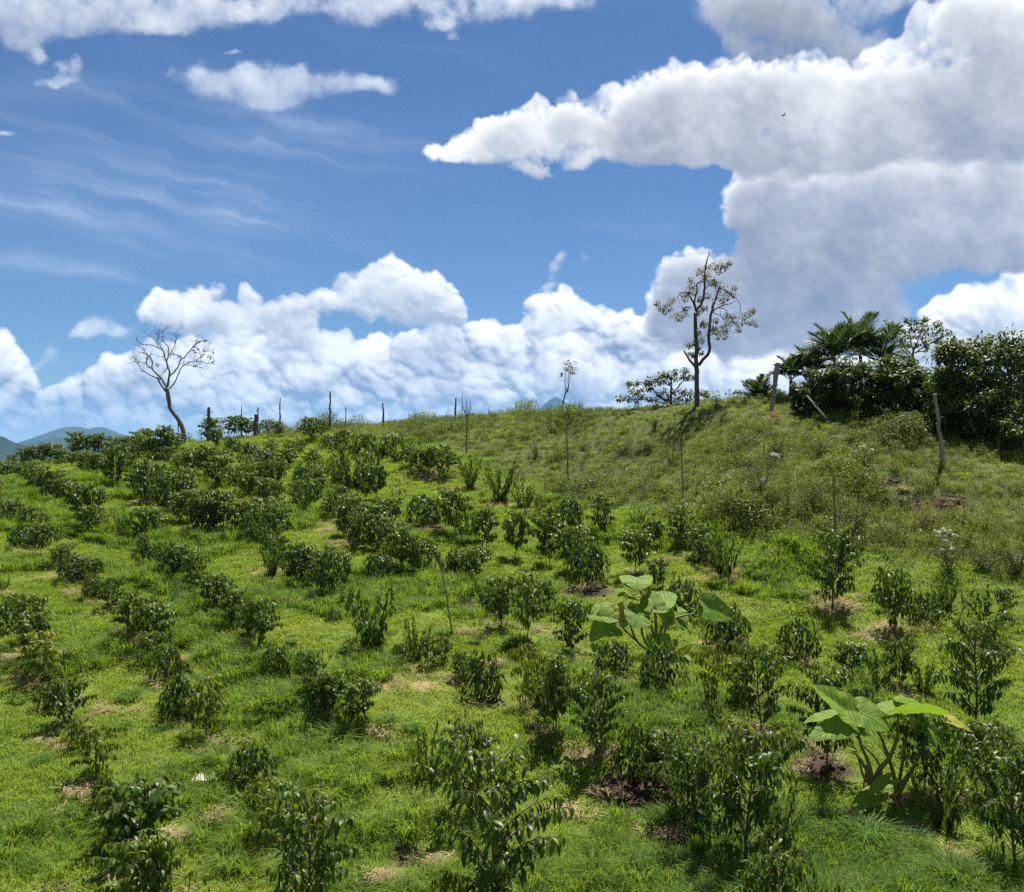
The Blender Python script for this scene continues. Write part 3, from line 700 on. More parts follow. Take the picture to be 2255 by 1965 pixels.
# =====================================================================================
# what stands where: pixel of the foot, pixel row of the top (2255 x 1965), kind, optional width in pixels
# N upright sapling, D dense dark round bush, V open vase of rising shoots, Y thin yellowish sapling, S small spindly one
# =====================================================================================
COFFEE = [
 # along the skyline, left to right
 (28,1026,1000,'N'),(56,1020,985,'N'),(75,1022,980,'N'),(92,1022,976,'N'),(114,1016,974,'N'),(133,1012,976,'N'),(146,1023,998,'D',60),(160,1008,975,'N'),(176,984,950,'N'),(200,989,954,'N'),(226,989,952,'N'),(250,991,958,'N'),(270,991,960,'N'),(286,990,958,'N'),
 (303,1012,954,'N'),(322,990,942,'N'),(337,1012,962,'N'),(362,1012,936,'N'),(382,1010,952,'N'),(400,985,952,'N'),(418,981,950,'S'),(443,976,944,'S'),(461,962,917,'N'),(489,960,922,'S'),(515,956,914,'N'),(543,957,920,'N'),(567,957,924,'N'),(591,955,922,'N'),(616,962,926,'N'),(655,952,928,'S'),(688,970,917,'N'),(706,962,924,'N'),
 # upper left slope
 (180,1032,995,'N'),(191,1042,993,'N'),(213,1046,997,'N'),(234,1040,1000,'N'),(257,1072,990,'N',60),(285,1040,995,'N'),(413,1047,985,'N'),(432,1050,990,'N'),(460,1057,990,'N'),(478,1077,1010,'N'),(440,1020,985,'N'),(475,1015,982,'N'),
 (322,1108,1020,'N',75),(300,1085,1022,'N'),(345,1095,1030,'N'),(370,1132,1050,'N'),(405,1105,1040,'N',60),(420,1130,1065,'N'),(412,1152,1085,'N'),(394,1150,1090,'N'),(462,1172,1090,'N'),(442,1168,1095,'D'),(492,1167,1090,'N'),
 (8,1056,1015,'N'),(26,1046,1014,'N'),(47,1061,1018,'N'),(65,1062,1022,'N'),(76,1080,1022,'N'),(99,1097,1035,'N'),(121,1095,1045,'N'),(142,1107,1060,'N'),(130,1085,1040,'N'),(182,1156,1075,'N',62),(165,1120,1070,'N'),(206,1130,1080,'N'),(199,1178,1118,'N'),(212,1165,1120,'N'),(238,1183,1130,'S'),
 (270,1187,1122,'V',40),(313,1192,1126,'N',62),(338,1180,1125,'N'),(14,1152,1108,'N'),(38,1157,1112,'N'),(62,1160,1118,'N'),(60,1207,1152,'D',90),(90,1224,1160,'N'),(126,1197,1165,'V'),(160,1167,1150,'D',46),(95,1170,1130,'N'),
 # upper middle
 (515,997,960,'D'),(550,1008,968,'D'),(585,1024,982,'D',60),(725,988,952,'D',50),(640,1016,968,'N'),(660,1000,962,'N'),(635,1034,988,'N'),(612,1050,1005,'N'),(565,1045,1000,'N'),(540,1060,1010,'N'),(495,1034,990,'N'),(520,1085,1030,'N'),
 (780,1003,948,'V',70),(812,1003,952,'N'),(838,1008,955,'V'),(755,990,945,'N'),(715,1048,998,'V'),(740,1062,1008,'V',70),(775,1077,980,'V',110),(807,1062,1000,'V'),(690,1080,1030,'N'),(830,1102,1032,'N'),(880,1132,1058,'S'),
 (875,1017,968,'V'),(892,998,952,'V'),(902,1028,978,'N'),(925,1038,983,'N'),(945,1045,990,'N'),(858,1000,955,'N'),
 (580,1085,1025,'N'),(600,1090,1020,'N'),(548,1090,1028,'N'),(583,1114,1058,'N'),(610,1120,1065,'N'),(655,1108,1062,'N'),(668,1128,1066,'V',70),(690,1120,1062,'N'),(745,1132,1076,'N'),(728,1140,1085,'N'),(765,1150,1095,'N'),
 (580,1168,1105,'N',62),(555,1192,1122,'D',60),(600,1192,1118,'N'),(525,1180,1110,'N'),(620,1170,1110,'N'),(778,1182,1102,'N'),(815,1192,1118,'N'),(832,1172,1106,'N'),(800,1165,1110,'N'),(755,1185,1120,'N'),(860,1165,1105,'N'),
 (932,1154,1088,'D',95),(975,1052,988,'N'),(1035,1078,1003,'V',62),(1100,1107,1022,'V',85),(1155,1122,1068,'V',70),(1003,1182,1088,'N'),(1072,1217,1128,'N',62),(1135,1232,1138,'N',66),(1210,1247,1148,'N',72),(1252,1162,1094,'D',80),(1218,1146,1114,'D',46),(1323,1177,1093,'N',62),
 (1405,1168,1122,'V',52),(1292,1284,1188,'D',115),(1402,1264,1176,'N',80),(1500,1202,1122,'N',72),(984,1264,1196,'V'),(1440,1205,1150,'N'),
 # middle rows
 (156,1278,1222,'D',70),(188,1278,1230,'N'),(212,1273,1232,'N'),(128,1255,1210,'N'),(150,1240,1200,'N'),(205,1318,1268,'D'),(246,1342,1278,'N'),(252,1388,1338,'S'),(296,1408,1312,'N',72),(342,1420,1336,'N',82),(322,1380,1320,'N'),(365,1494,1418,'D',86),(405,1492,1452,'D',45),
 (330,1246,1192,'D'),(362,1258,1200,'N'),(395,1272,1205,'N'),(430,1302,1220,'N'),(415,1270,1220,'N'),(468,1346,1272,'N',66),(507,1388,1308,'N',62),(492,1350,1290,'N'),(572,1428,1328,'N',95),(548,1400,1340,'N'),
 (600,1268,1196,'V',60),(640,1270,1196,'V'),(662,1290,1205,'N'),(690,1270,1215,'N'),(726,1318,1212,'N',72),(752,1300,1225,'N'),(700,1300,1235,'N'),(768,1345,1288,'V'),(820,1424,1298,'V',155),(735,1372,1350,'D',46),(915,1458,1368,'V',82),(882,1452,1425,'D',50),(948,1470,1405,'N'),(975,1462,1408,'N'),
 (608,1498,1416,'D',85),(668,1508,1440,'N'),(690,1540,1445,'N',62),(726,1580,1488,'N',82),(706,1566,1498,'N'),
 (832,1278,1218,'D'),(882,1262,1172,'N',62),(858,1222,1148,'N'),(830,1212,1140,'N'),(790,1205,1135,'N'),(913,1268,1198,'N'),(935,1255,1190,'N'),(875,1215,1160,'N'),
 (1040,1282,1218,'N',62),(1010,1270,1215,'N'),(1070,1334,1268,'V',66),(1103,1382,1282,'N',72),(1163,1412,1284,'N',82),(1195,1350,1285,'N'),(1258,1438,1334,'N',88),(1062,1540,1434,'D',112),(1018,1500,1440,'N'),(1158,1562,1428,'Y',72),(1205,1545,1455,'N'),
 (1505,1358,1276,'D',105),(1350,1478,1408,'D',105),(1455,1525,1418,'D',112),(1600,1425,1326,'D',112),(1596,1278,1178,'V',88),(1712,1295,1212,'S',46),(1832,1345,1188,'N',100),(1972,1398,1268,'N',105),(2085,1345,1272,'V',70),(2165,1402,1296,'V',135),(2215,1360,1300,'N'),
 # lower left
 (15,1392,1318,'N',72),(68,1414,1318,'N',88),(30,1350,1310,'N'),(95,1500,1398,'Y',118),(8,1302,1272,'V'),(140,1594,1500,'N',105),(110,1560,1500,'D'),(167,1658,1586,'D',62),(214,1715,1606,'Y',96),(234,1795,1706,'D',82),
 (302,1885,1738,'N',185),(250,1860,1760,'N'),(290,1990,1870,'N',150),(335,1985,1890,'N',90),(392,1585,1486,'D',92),(452,1622,1502,'Y',100),(500,1660,1616,'S'),(555,1738,1632,'D',120),(602,1870,1726,'Y',96),(676,1968,1768,'N',175),(570,1800,1715,'Y'),(420,1985,1925,'S'),
 # lower middle and right
 (785,1612,1508,'N',90),(858,1665,1598,'S',46),(942,1722,1598,'V',92),(1030,1800,1612,'N',120),(985,1985,1935,'Y',50),(1106,1975,1700,'N',225),(1225,1620,1465,'N',92),(1312,1670,1500,'N',118),(1200,1590,1500,'N'),(1408,1728,1596,'D',125),(1465,1745,1622,'N',100),
 (1563,1578,1434,'Y',76),(1675,1618,1436,'N',118),(1625,1560,1462,'N',66),(1868,1488,1420,'N',90),(1937,1528,1424,'V',92),(1982,1512,1416,'N',78),(2035,1526,1448,'V'),(2147,1618,1388,'N',158),(1822,1692,1492,'N',125),(1562,1880,1648,'N',135),(1640,1935,1632,'N',165),(1502,1820,1636,'N',105),(1712,1890,1716,'V',82),
 (1712,2010,1888,'N',165),(1812,1995,1932,'V',46),(2035,1748,1585,'N',105),(2085,1840,1632,'V',105),(2172,1762,1606,'N',125),(2232,1925,1672,'N',165),(1100,2010,1960,'N'),
]
STRAW = [(310,1085,30),(335,1110,34),(122,1272,26),(165,1310,24),(270,1405,34),(300,1452,24),(62,1478,46),(8,1460,30),(230,1572,46),(140,1648,26),(480,1095,30),(508,1105,30),(680,1152,30),(722,1172,34),(765,1202,40),(632,1256,34),(668,1322,50),(960,1045,46),
 (1030,1080,42),(1092,1112,36),(1185,1128,36),(1460,1240,38),(1632,1262,44),(1585,1275,40),(1822,1326,52),(1868,1338,36),(1988,1390,58),(1925,1412,44),(1188,1396,30),(1272,1662,50),(1190,1556,46),(935,1508,60),(2128,1892,66),(1522,1942,30),(2130,1772,30),(1240,1790,26),
 (1360,1080,24),(400,1258,24),(560,1265,28),(1020,1400,28),(380,1460,26),(1640,1600,34),(1590,1420,34),(1790,1650,36),(550,1710,30),(1085,1465,24),(100,1505,30),(880,1085,20),(170,1275,20),(2000,1840,24),(1450,1840,44),(40,1500,30),(190,1745,24)]
SOIL = [(385,1850,26),(420,1835,24),(455,1815,26),(490,1800,24),(530,1788,20),(905,1885,34),(850,1940,40),(800,1955,34),(1010,1898,34),(965,1910,30),(130,1955,40),(1410,1738,60),(1350,1755,44),(1460,1735,34),(1810,1690,44),(1665,1620,36),(1325,1445,34),(1075,1548,40),(1290,1300,36),(1075,1342,26),
 (1960,1060,16),(1985,1082,16),(2010,1100,17),(2030,1118,17),(2085,1112,22),(600,1500,34),(1020,1330,26),(945,1165,22),(2120,1105,18),(1440,1065,18),(1840,965,12),(1090,1385,26),(1880,1790,30),(1480,1850,30),(540,1735,22),(330,1420,20),(60,1222,20),(1600,1435,26)]

# the planting rows, front to back: where a row runs on between the plants above, the gaps hold plants of the same build
ROWS = [
 [(325,1890),(235,1790),(190,1680),(140,1590),(92,1490),(60,1410),(10,1330)],
 [(676,1960),(560,1735),(445,1610),(385,1540),(340,1410),(250,1340),(180,1275),(100,1215),(40,1160),(0,1120)],
 [(1105,1960),(1030,1800),(942,1715),(858,1660),(785,1610),(725,1578),(668,1510),(572,1425),(507,1385),(430,1300),(345,1250),(270,1187),(182,1155),(110,1095),(47,1062),(0,1040)],
 [(1640,1900),(1465,1740),(1312,1660),(1225,1615),(1158,1560),(1062,1535),(975,1465),(915,1455),(820,1420),(726,1315),(640,1268),(560,1180),(490,1165),(412,1150),(345,1100),(257,1070),(191,1042),(120,1020)],
 [(1822,1690),(1675,1615),(1563,1575),(1455,1522),(1350,1475),(1258,1435),(1163,1410),(1070,1335),(984,1262),(882,1260),(815,1190),(755,1150),(668,1128),(600,1090),(540,1060),(460,1055),(413,1045),(337,1010),(250,992)],
 [(2035,1525),(1937,1525),(1868,1485),(1700,1440),(1600,1423),(1505,1355),(1402,1262),(1292,1282),(1210,1245),(1135,1230),(1072,1215),(1003,1180),(932,1152),(880,1130),(830,1100),(775,1075),(715,1045),(640,1015),(550,1005),(475,985)],
 [(2165,1400),(2085,1345),(1972,1395),(1832,1345),(1712,1293),(1596,1276),(1500,1200),(1405,1166),(1323,1176),(1252,1160),(1155,1120),(1100,1105),(1035,1076),(975,1050),(902,1026),(838,1006),(780,1000),(725,986),(640,975)],
 [(760,1185),(690,1120),(655,1105),(583,1112),(520,1085),(478,1076),(432,1048),(400,1010)],
 [(940,1250),(860,1220),(790,1203),(728,1138),(690,1080),(635,1032),(585,1022)],
]

# =====================================================================================
# setting: hillside, far plain, mountains, air
# =====================================================================================
def ground_mask():
    h, w = HZ.shape
    X, Y = np.meshgrid(_gx, _gy)
    q2 = np.random.default_rng(6)
    soil = np.zeros((h, w), np.float32); straw = np.zeros((h, w), np.float32)
    for lst, F, q in ((SOIL, soil, 0.42), (STRAW, straw, 0.5)):
        for (u, v, r) in lst:
            x, y, z = hit(u, v)
            rr = r/FPX*y*(1.0 if F is straw else 1.25)
            for k in range(4 if F is straw else 1):
                ox, oy, sc = (q2.normal(0, rr*0.55), q2.normal(0, rr*0.30), 0.35+0.35*q2.random()) if F is straw else (0, 0, 1.0)
                d2 = ((X-x-ox)/(rr*sc*1.35))**2+((Y-y-oy)/(rr*sc))**2
                np.maximum(F, np.clip(1.0-d2*q, 0, 1)*(0.55+0.45*q2.random()), out=F)
    # the rough bank above the rows: nearer than the crest, right of a line running up the slope
    uu = CU+FPX*X/np.maximum(Y, 1); vv = CV-FPX*HZ/np.maximum(Y, 1)
    line = np.interp(uu, [-500, 420, 600, 800, 1000, 1150, 1300, 1500, 1700, 1900, 2100, 2255, 2600], [900, 900, 925, 950, 1010, 1075, 1090, 1120, 1180, 1210, 1240, 1290, 1330])
    weed = ss(25, -35, vv-line+fbm(rng, h, w, 40, 32, 3)*14)*(Y > 15)
    beyond = ss(46, 52, Y)*ss(380, 640, uu)
    return soil, straw, np.maximum(weed, beyond).astype(np.float32)
SOIL_F, STRAW_F, WEED_F = ground_mask()
def mask_at(F, x, y): return sample(F, (np.asarray(y)-GY0)/GS, (np.asarray(x)-GX0)/GS)

def build_ground():
    h, w = HZ.shape
    X, Y = np.meshgrid(_gx, _gy)
    Z = HZ.copy()
    # straw lies a little proud, bare soil a little sunk
    Z = Z+0.05*STRAW_F-0.07*SOIL_F
    # outer skirt, run down to the valley floor
    Xp = np.pad(X, 1, mode='edge'); Yp = np.pad(Y, 1, mode='edge'); Zp = np.pad(Z, 1, mode='edge')
    cx, cyy = 2.0, 30.0
    for sl in ((0, slice(None)), (-1, slice(None)), (slice(None), 0), (slice(None), -1)):
        Xp[sl] = cx+(Xp[sl]-cx)*2.6; Yp[sl] = cyy+(Yp[sl]-cyy)*2.6; Zp[sl] = -72.5
    hh, ww = Zp.shape
    V = np.stack([Xp, Yp, Zp], -1).reshape(-1, 3)
    i = np.arange(hh-1)[:, None]*ww; j = np.arange(ww-1)[None]
    F = np.stack([i+j, i+j+1, i+ww+j+1, i+ww+j], -1).reshape(-1, 4)
    me = mesh_np('hillside', V, [F], M['ground'])
    a = me.attributes.new('cover', 'FLOAT_VECTOR', 'POINT')
    cov = np.stack([np.pad(q, 1, mode='edge') for q in (SOIL_F, STRAW_F, WEED_F)], -1)
    a.data.foreach_set('vector', np.ascontiguousarray(cov, np.float32).ravel())
    o = mobj('hillside', me); tag(o, 'grassy planted hillside rising to a weedy crest', 'hillside', kind='structure')
build_ground()
def build_plain():
    n = 96; rad = [0, 150, 400, 1000, 2500, 6000, 10000, 15000]
    V = [(0, 0, -72)]; F = []
    for r_ in rad[1:]:
        for k in range(n): V.append((r_*math.cos(2*math.pi*k/n), r_*math.sin(2*math.pi*k/n), -72.0))
    F3 = np.array([(0, 1+k, 1+(k+1) % n) for k in range(n)])
    F4 = np.array([(1+(q-1)*n+k, 1+q*n+k, 1+q*n+(k+1) % n, 1+(q-1)*n+(k+1) % n) for q in range(1, len(rad)-1) for k in range(n)])
    tag(mobj('valley_floor', mesh_np('valley_floor', V, [F3, F4], M['plain'])), 'flat wooded valley floor far below the hill', 'valley', kind='structure')
build_plain()
def mountain(name, label, dist, prof, depth, seed, rough=1.0):
    """prof: (u, v) points of its skyline"""
    prof = np.array(prof, float)
    nx, ny = 150, 50
    u = np.linspace(prof[0, 0], prof[-1, 0], nx)
    v = np.interp(u, prof[:, 0], prof[:, 1])
    k = np.array([.1, .2, .4, .2, .1]); v = np.convolve(np.pad(v, 2, mode='edge'), k, 'valid')
    top = (CV-v)/FPX*dist+72
    r = np.random.default_rng(seed)
    s = np.linspace(-1, 1, ny)
    nz = fbm(r, ny, nx, 8, 16, 4, 0.6)
    sh = np.exp(-(s/0.42)**2)-math.exp(-(1/0.42)**2)
    Z = -72.3+top[None]*sh[:, None]*(1+0.07*rough*nz*(1-np.exp(-(s/0.2)**2))[:, None])
    x = (u-CU)/FPX*dist
    X = x[None]+np.zeros((ny, 1)); Y = dist+depth*s[:, None]+np.zeros((1, nx))+nz*depth*0.05
    V = np.stack([X, Y, Z], -1).reshape(-1, 3)
    i = np.arange(ny-1)[:, None]*nx; j = np.arange(nx-1)[None]
    F = np.stack([i+j, i+j+1, i+nx+j+1, i+nx+j], -1).reshape(-1, 4)
    tag(mobj(name, mesh_np(name, V, [F], M['mountain'])), label, 'mountain', kind='structure')
mountain('mountain', 'hazy blue mountain with two rounded summits behind the left ridge', 11500, [(20,1010),(60,995),(95,975),(120,955),(150,941),(172,939),(190,947),(203,956),(212,944),(228,939),(245,948),(265,960),(290,966),(330,985),(420,1005),(520,1015)], 2500, 1)
mountain('foothill', 'low blue foothill in front of the two rounded summits', 8000, [(-300,975),(-60,985),(40,985),(80,978),(120,966),(150,963),(180,968),(230,978),(300,990),(400,1008)], 1500, 2)
mountain('dark_hill', 'darker blue forested hill at the left edge of the photo', 4500, [(-700,950),(-300,930),(-60,945),(0,960),(15,972),(35,985),(70,1000),(110,1012),(150,1022)], 900, 3)
mountain('peak', 'pointed blue peak rising behind the crest', 12000, [(1020,985),(1090,960),(1140,935),(1170,913),(1195,893),(1212,879),(1222,875),(1232,878),(1248,887),(1275,899),(1310,918),(1370,945),(1460,980)], 2600, 4)

HAZE = 4.4e-5
def build_haze():
    x, y0, y1, z0, z1 = 15600, -15600, 15600, -74.0, 760.0
    V = [(a*x, b, c) for a in (-1, 1) for b in (y0, y1) for c in (z0, z1)]
    F = np.array([(0, 1, 3, 2), (4, 6, 7, 5), (0, 4, 5, 1), (2, 3, 7, 6), (0, 2, 6, 4), (1, 5, 7, 3)])
    m, nt = new_mat('valley_air'); g = G(nt)
    pv = g.n('ShaderNodeVolumePrincipled', {'Color': (0.30, 0.60, 1.0, 1), 'Density': HAZE, 'Anisotropy': 0.0})
    o_ = g.n('ShaderNodeOutputMaterial'); nt.links.new(pv.outputs[0], o_.inputs['Volume'])
    o = mobj('haze', mesh_np('haze', V, [F], m, smooth=False)); o['kind'] = 'stuff'; o['label'] = 'thin blue air between hill and far mountains'; o['category'] = 'haze'
if HAZE > 0: build_haze()

# =====================================================================================
# coffee plants
# =====================================================================================
class Leaves:
    def __init__(s): s.r = []
    def add(s, P, d, n, L, W, curl, fold, tone): s.r.append((*P, *d, *n, L, W, curl, fold, tone))
    def get(s):
        a = np.array(s.r)
        return dict(P=a[:, :3], d=a[:, 3:6], n=a[:, 6:9], L=a[:, 9], W=a[:, 10], curl=a[:, 11], fold=a[:, 12], tone=a[:, 13])
def rv(r, s=1.0): return r.normal(0, s, 3)
def leaf_pair(LV, r, P, bd, drop, L, tone, both=True):
    side = np.cross(bd, (0, 0, 1.0)); side /= max(1e-6, np.linalg.norm(side))
    tw = r.normal(0, 0.6); side = side*math.cos(tw)+np.cross(bd, side)*math.sin(tw)
    for sg in ((-1, 1) if both else (0,)):
        dr = drop*(0.6+0.8*r.random())
        d = bd*(0.45 if both else 0.8)+side*sg*0.85+np.array((0, 0, -dr))+rv(r, 0.27)
        n = np.array((0, 0, 1.0))+bd*dr*0.4+side*sg*dr*0.5+rv(r, 0.16)
        LL = L*(0.75+0.45*r.random())
        LV.add(P, d, n, LL, LL*(0.32+0.07*r.random()), 0.4+0.7*r.random(), 0.15+0.35*r.random(), np.clip(tone+r.normal(0, 0.13), 0, 1) if r.random() > 0.025 else 0.9+0.1*r.random())
def gen_upright(r, width=0.85, nodes=11, leaf=0.135, z0=0.26, drop=0.55, tone=0.4, gap=0.062, asc=0.75):
    LV = Leaves(); lines = []
    lean = r.normal(0, 0.035, 2)
    zs = np.linspace(0, 0.96, 8)
    tr = np.stack([lean[0]*zs+0.012*np.sin(zs*7+r.random()*6), lean[1]*zs+0.012*np.cos(zs*6+r.random()*6), zs], -1)
    lines.append((tr, np.linspace(0.014, 0.004, 8)))
    ph = r.random()*6.28
    for k in range(nodes):
        t = k/(nodes-1); z = z0+(0.95-z0)*t
        P0 = np.array([np.interp(z, zs, tr[:, i]) for i in range(3)])
        prof = np.interp(t, [0, 0.2, 0.5, 0.8, 1], [0.58, 0.92, 1.0, 0.80, 0.34])*(0.72+0.5*r.random())
        for sg in (0, math.pi):
            if r.random() < 0.07: continue
            a = ph+k*1.571+sg+r.normal(0, 0.25)
            Lb = width*0.5*prof
            o = np.array((math.cos(a), math.sin(a), 0))
            up = asc*(0.75+0.5*r.random())
            pts = []
            for q in np.linspace(0, 1, 6):
                pts.append(P0+o*Lb*q+np.array((0, 0, Lb*(up*q-0.48*q*q))))
            pts = np.array(pts)
            lines.append((pts, np.linspace(0.0055, 0.002, 6)))
            m = max(2, int(Lb/gap))
            for q in np.linspace(0.28, 1, m):
                Pq = np.array([np.interp(q, np.linspace(0, 1, 6), pts[:, i]) for i in range(3)])
                bd = unit(o+np.array((0, 0, up-0.96*q)))
                leaf_pair(LV, r, Pq, bd, drop, leaf*(1.05-0.25*q), tone+0.30*t+0.10*q)  # tone rises with height: sunlit top painted into the leaf colour
            leaf_pair(LV, r, pts[-1], bd, drop*0.6, leaf*0.8, tone+0.3, both=False)
    for k in range(5):
        a = r.random()*6.28
        leaf_pair(LV, r, tr[-1], unit(np.array((math.cos(a), math.sin(a), 0.9))), 0.3, leaf*0.7, tone+0.4, both=False)
    return lines, LV.get()
def gen_dense(r, width=1.25, n=300, leaf=0.17, tone=0.0):
    LV = Leaves(); lines = []
    for k in range(9):
        a = k*0.7+r.random()*0.5; e = 0.55+0.4*r.random()
        top = np.array((math.cos(a)*width*0.42*math.sqrt(1-e*e*0.8), math.sin(a)*width*0.42*math.sqrt(1-e*e*0.8), e*0.9))
        mid = top*np.array((0.45, 0.45, 0.6))+rv(r, 0.02)
        lines.append((smooth_line(np.array([(0, 0, 0), mid, top]), 3), np.linspace(0.011, 0.004, 7)))
    for i in range(n):
        a = r.random()*6.28; c = r.random()**0.85; rad = (0.62+0.38*r.random()**0.5)
        z = 0.16+0.80*c*rad+0.03*r.normal()
        rr = width*0.5*rad*math.sqrt(max(0.03, 1-(c*0.97)**2))*(0.72+0.28*min(1, c*3+0.2))*(0.9+0.18*math.sin(3*a+r.random()))
        P = np.array((math.cos(a)*rr, math.sin(a)*rr, z))
        o = np.array((math.cos(a), math.sin(a), 0))
        dr = 0.35+0.9*(1-c)*r.random()+0.25*r.random()
        LL = leaf*(0.7+0.5*r.random())
        LV.add(P, o*0.75+np.array((0, 0, -dr))+rv(r, 0.28), np.array((0, 0, 0.8))+o*(0.5+0.3*(1-c))+rv(r, 0.2), LL, LL*0.37, 0.4+0.5*r.random(), 0.2+0.3*r.random(), np.clip(tone+0.20*c+r.normal(0, 0.10), 0, 1))  # higher leaves get a lighter tone, the lit top put into their colour
    return lines, LV.get()
def gen_vase(r, width=1.15, shoots=8, leaf=0.15, tone=0.08, per=13):
    LV = Leaves(); lines = []
    for k in range(shoots):
        a = k*6.283/shoots*1.0+r.normal(0, 0.35)
        rad = width*0.5*(0.45+0.6*r.random()); h = 0.66+0.34*r.random()
        o = np.array((math.cos(a), math.sin(a), 0))
        ctl = np.array([(0, 0, 0.02), o*rad*0.28+(0, 0, h*0.28), o*rad*0.68+(0, 0, h*0.62), o*rad+(0, 0, h)])
        pts = smooth_line(ctl, 4, 0.004, r); lines.append((pts, np.linspace(0.010, 0.0035, len(pts))))
        m = int(per*h)
        for q in np.linspace(0.22, 1, m):
            i = q*(len(pts)-1); i0 = min(int(i), len(pts)-2)
            P = pts[i0]+(pts[i0+1]-pts[i0])*(i-i0); bd = unit(pts[i0+1]-pts[i0])
            s = unit(np.cross(bd, rv(r)))
            for sg in (-1, 1):
                if r.random() < 0.1: continue
                LL = leaf*(0.72+0.45*r.random())*(1.1-0.35*q)
                LV.add(P, s*sg*0.85+o*0.25+np.array((0, 0, -0.85+0.7*max(0, q-0.75)))+rv(r, 0.16), o*0.6+s*sg*0.6+np.array((0, 0, 0.55))+rv(r, 0.2), LL, LL*0.36, 0.35+0.4*r.random(), 0.2+0.4*r.random(), np.clip(tone+0.16*q+r.normal(0, 0.13), 0, 1))  # tone climbs along the shoot, painting the sunlit upper leaves
            s = unit(np.cross(bd, s))
    return lines, LV.get()
def gen_spindly(r):
    return gen_upright(r, 0.6, 6, 0.17, 0.4, 0.6, 0.5, 0.12)

PROTO = {}
def add_protos(kind, count, fn, mat, seed):
    PROTO[kind] = []
    for k in range(count):
        r = np.random.default_rng(seed+k)
        lines, lv = fn(r, k)
        PROTO[kind].append((tubes('stem', lines, M['stem'], 5), leaves_mesh('foliage', lv, M[mat])))
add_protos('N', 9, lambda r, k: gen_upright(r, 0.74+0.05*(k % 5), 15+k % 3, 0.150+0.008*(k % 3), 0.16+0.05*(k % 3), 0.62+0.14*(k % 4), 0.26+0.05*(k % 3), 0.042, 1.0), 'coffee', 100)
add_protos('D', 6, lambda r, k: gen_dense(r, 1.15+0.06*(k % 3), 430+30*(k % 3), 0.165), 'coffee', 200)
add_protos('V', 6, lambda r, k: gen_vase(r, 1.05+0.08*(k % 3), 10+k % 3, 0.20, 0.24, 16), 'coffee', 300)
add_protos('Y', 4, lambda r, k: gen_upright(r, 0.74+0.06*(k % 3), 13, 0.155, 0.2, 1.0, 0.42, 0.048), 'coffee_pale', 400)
add_protos('S', 3, lambda r, k: gen_spindly(r), 'coffee_pale', 500)
NATURAL_W = {'N': 0.80, 'D': 1.2, 'V': 1.12, 'Y': 0.76, 'S': 0.6}

def fill_rows():
    r = np.random.default_rng(404)
    pts = [(*hit(c[0], min(c[1], 1964))[:2], c[1]-c[2]) for c in COFFEE]
    marks = [hit(1950, 1772), hit(1444, 1452)]
    for row in [ROWS[i] for i in (4, 5, 3, 2, 6, 1, 7, 8, 0)]:
        P = np.array([hit(u, min(v, 1960)) for u, v in row]); seg = np.linalg.norm(np.diff(P[:, :2], axis=0), axis=1); acc = np.r_[0, np.cumsum(seg)]
        for s_ in np.arange(0.3, acc[-1], 0.32):
            x = np.interp(s_, acc, P[:, 0])+r.normal(0, 0.08); y = np.interp(s_, acc, P[:, 1])+r.normal(0, 0.08)
            d = sorted((math.hypot(x-a, y-b), h*b) for a, b, h in pts)
            lim = 0.78+0.25*r.random()
            if y > 30: lim *= 1.25
            if d[0][0] < lim or d[0][0] > 4.0 or min(math.hypot(x-m[0], y-m[1]) for m in marks) < 0.9 or r.random() < 0.12: continue
            hm = np.mean([q[1] for q in d[:4]])/FPX*(0.62+0.5*r.random())
            z = float(ground(x, y)); u = CU+FPX*x/y; v = CV-FPX*z/y
            if not (-40 < u < 2290) or len(COFFEE) > 322: continue
            COFFEE.append((round(u), round(v), round(v-hm*FPX/y), 'NNNNVDYS'[int(r.integers(8))] if y < 40 else 'N')); pts.append((x, y, hm*FPX/y))
fill_rows()
LANDMARKS = [('the bare leafless tree', 400, 950), ('the lower elephant ear plant', 1950, 1700), ('the upper elephant ear plant', 1440, 1400), ('the pale dead leaf', 440, 1725), ('the soil cut at lower left', 455, 1815),
 ('the lower left photo corner', 0, 1965), ('the lower right photo corner', 2255, 1965), ('the tall leaning mid slope stake', 985, 1330), ('the thickest skyline post', 459, 925), ('the tallest skyline post', 726, 900),
 ('the white flowering weed', 2075, 1190), ('the stake by dark weeds', 1850, 1140), ('the bank stake right of middle', 1502, 1050), ('the bank stake left of middle', 1252, 1030), ('the two blue summits', 200, 945),
 ('the largest right straw patch', 1990, 1395), ('the bare bank path', 2010, 1100), ('the widest vase bush', 820, 1360), ('the pointed blue peak', 1222, 880), ('the post over vase bushes', 844, 910), ('the big bottom centre bush', 1106, 1840),
 ('the straw strip under the bank', 1030, 1085), ('the yellow grass patch mid left', 640, 1340), ('the lowest left straw patch', 20, 1470), ('the upper left straw patch', 320, 1100), ('the spiky weed clump', 1480, 1000), ('the broad dark weed shrub', 1675, 1050), ('the left photo edge middle', 0, 1200)]
KIND_WORDS = {'N': 'upright green coffee sapling', 'D': 'dense dark rounded coffee bush', 'V': 'open vase shaped coffee bush', 'Y': 'yellowish drooping coffee sapling', 'S': 'small spindly coffee sapling'}
ORD = ['nearest', 'second nearest', 'third nearest', 'fourth nearest', 'fifth nearest', 'sixth nearest', 'seventh nearest', 'eighth nearest', 'ninth nearest', 'tenth nearest', 'eleventh nearest', 'twelfth nearest', 'thirteenth nearest', 'fourteenth nearest', 'fifteenth nearest', 'sixteenth nearest', 'seventeenth nearest', 'eighteenth nearest', 'nineteenth nearest', 'twentieth nearest', 'twenty-first nearest', 'twenty-second nearest', 'twenty-third nearest']
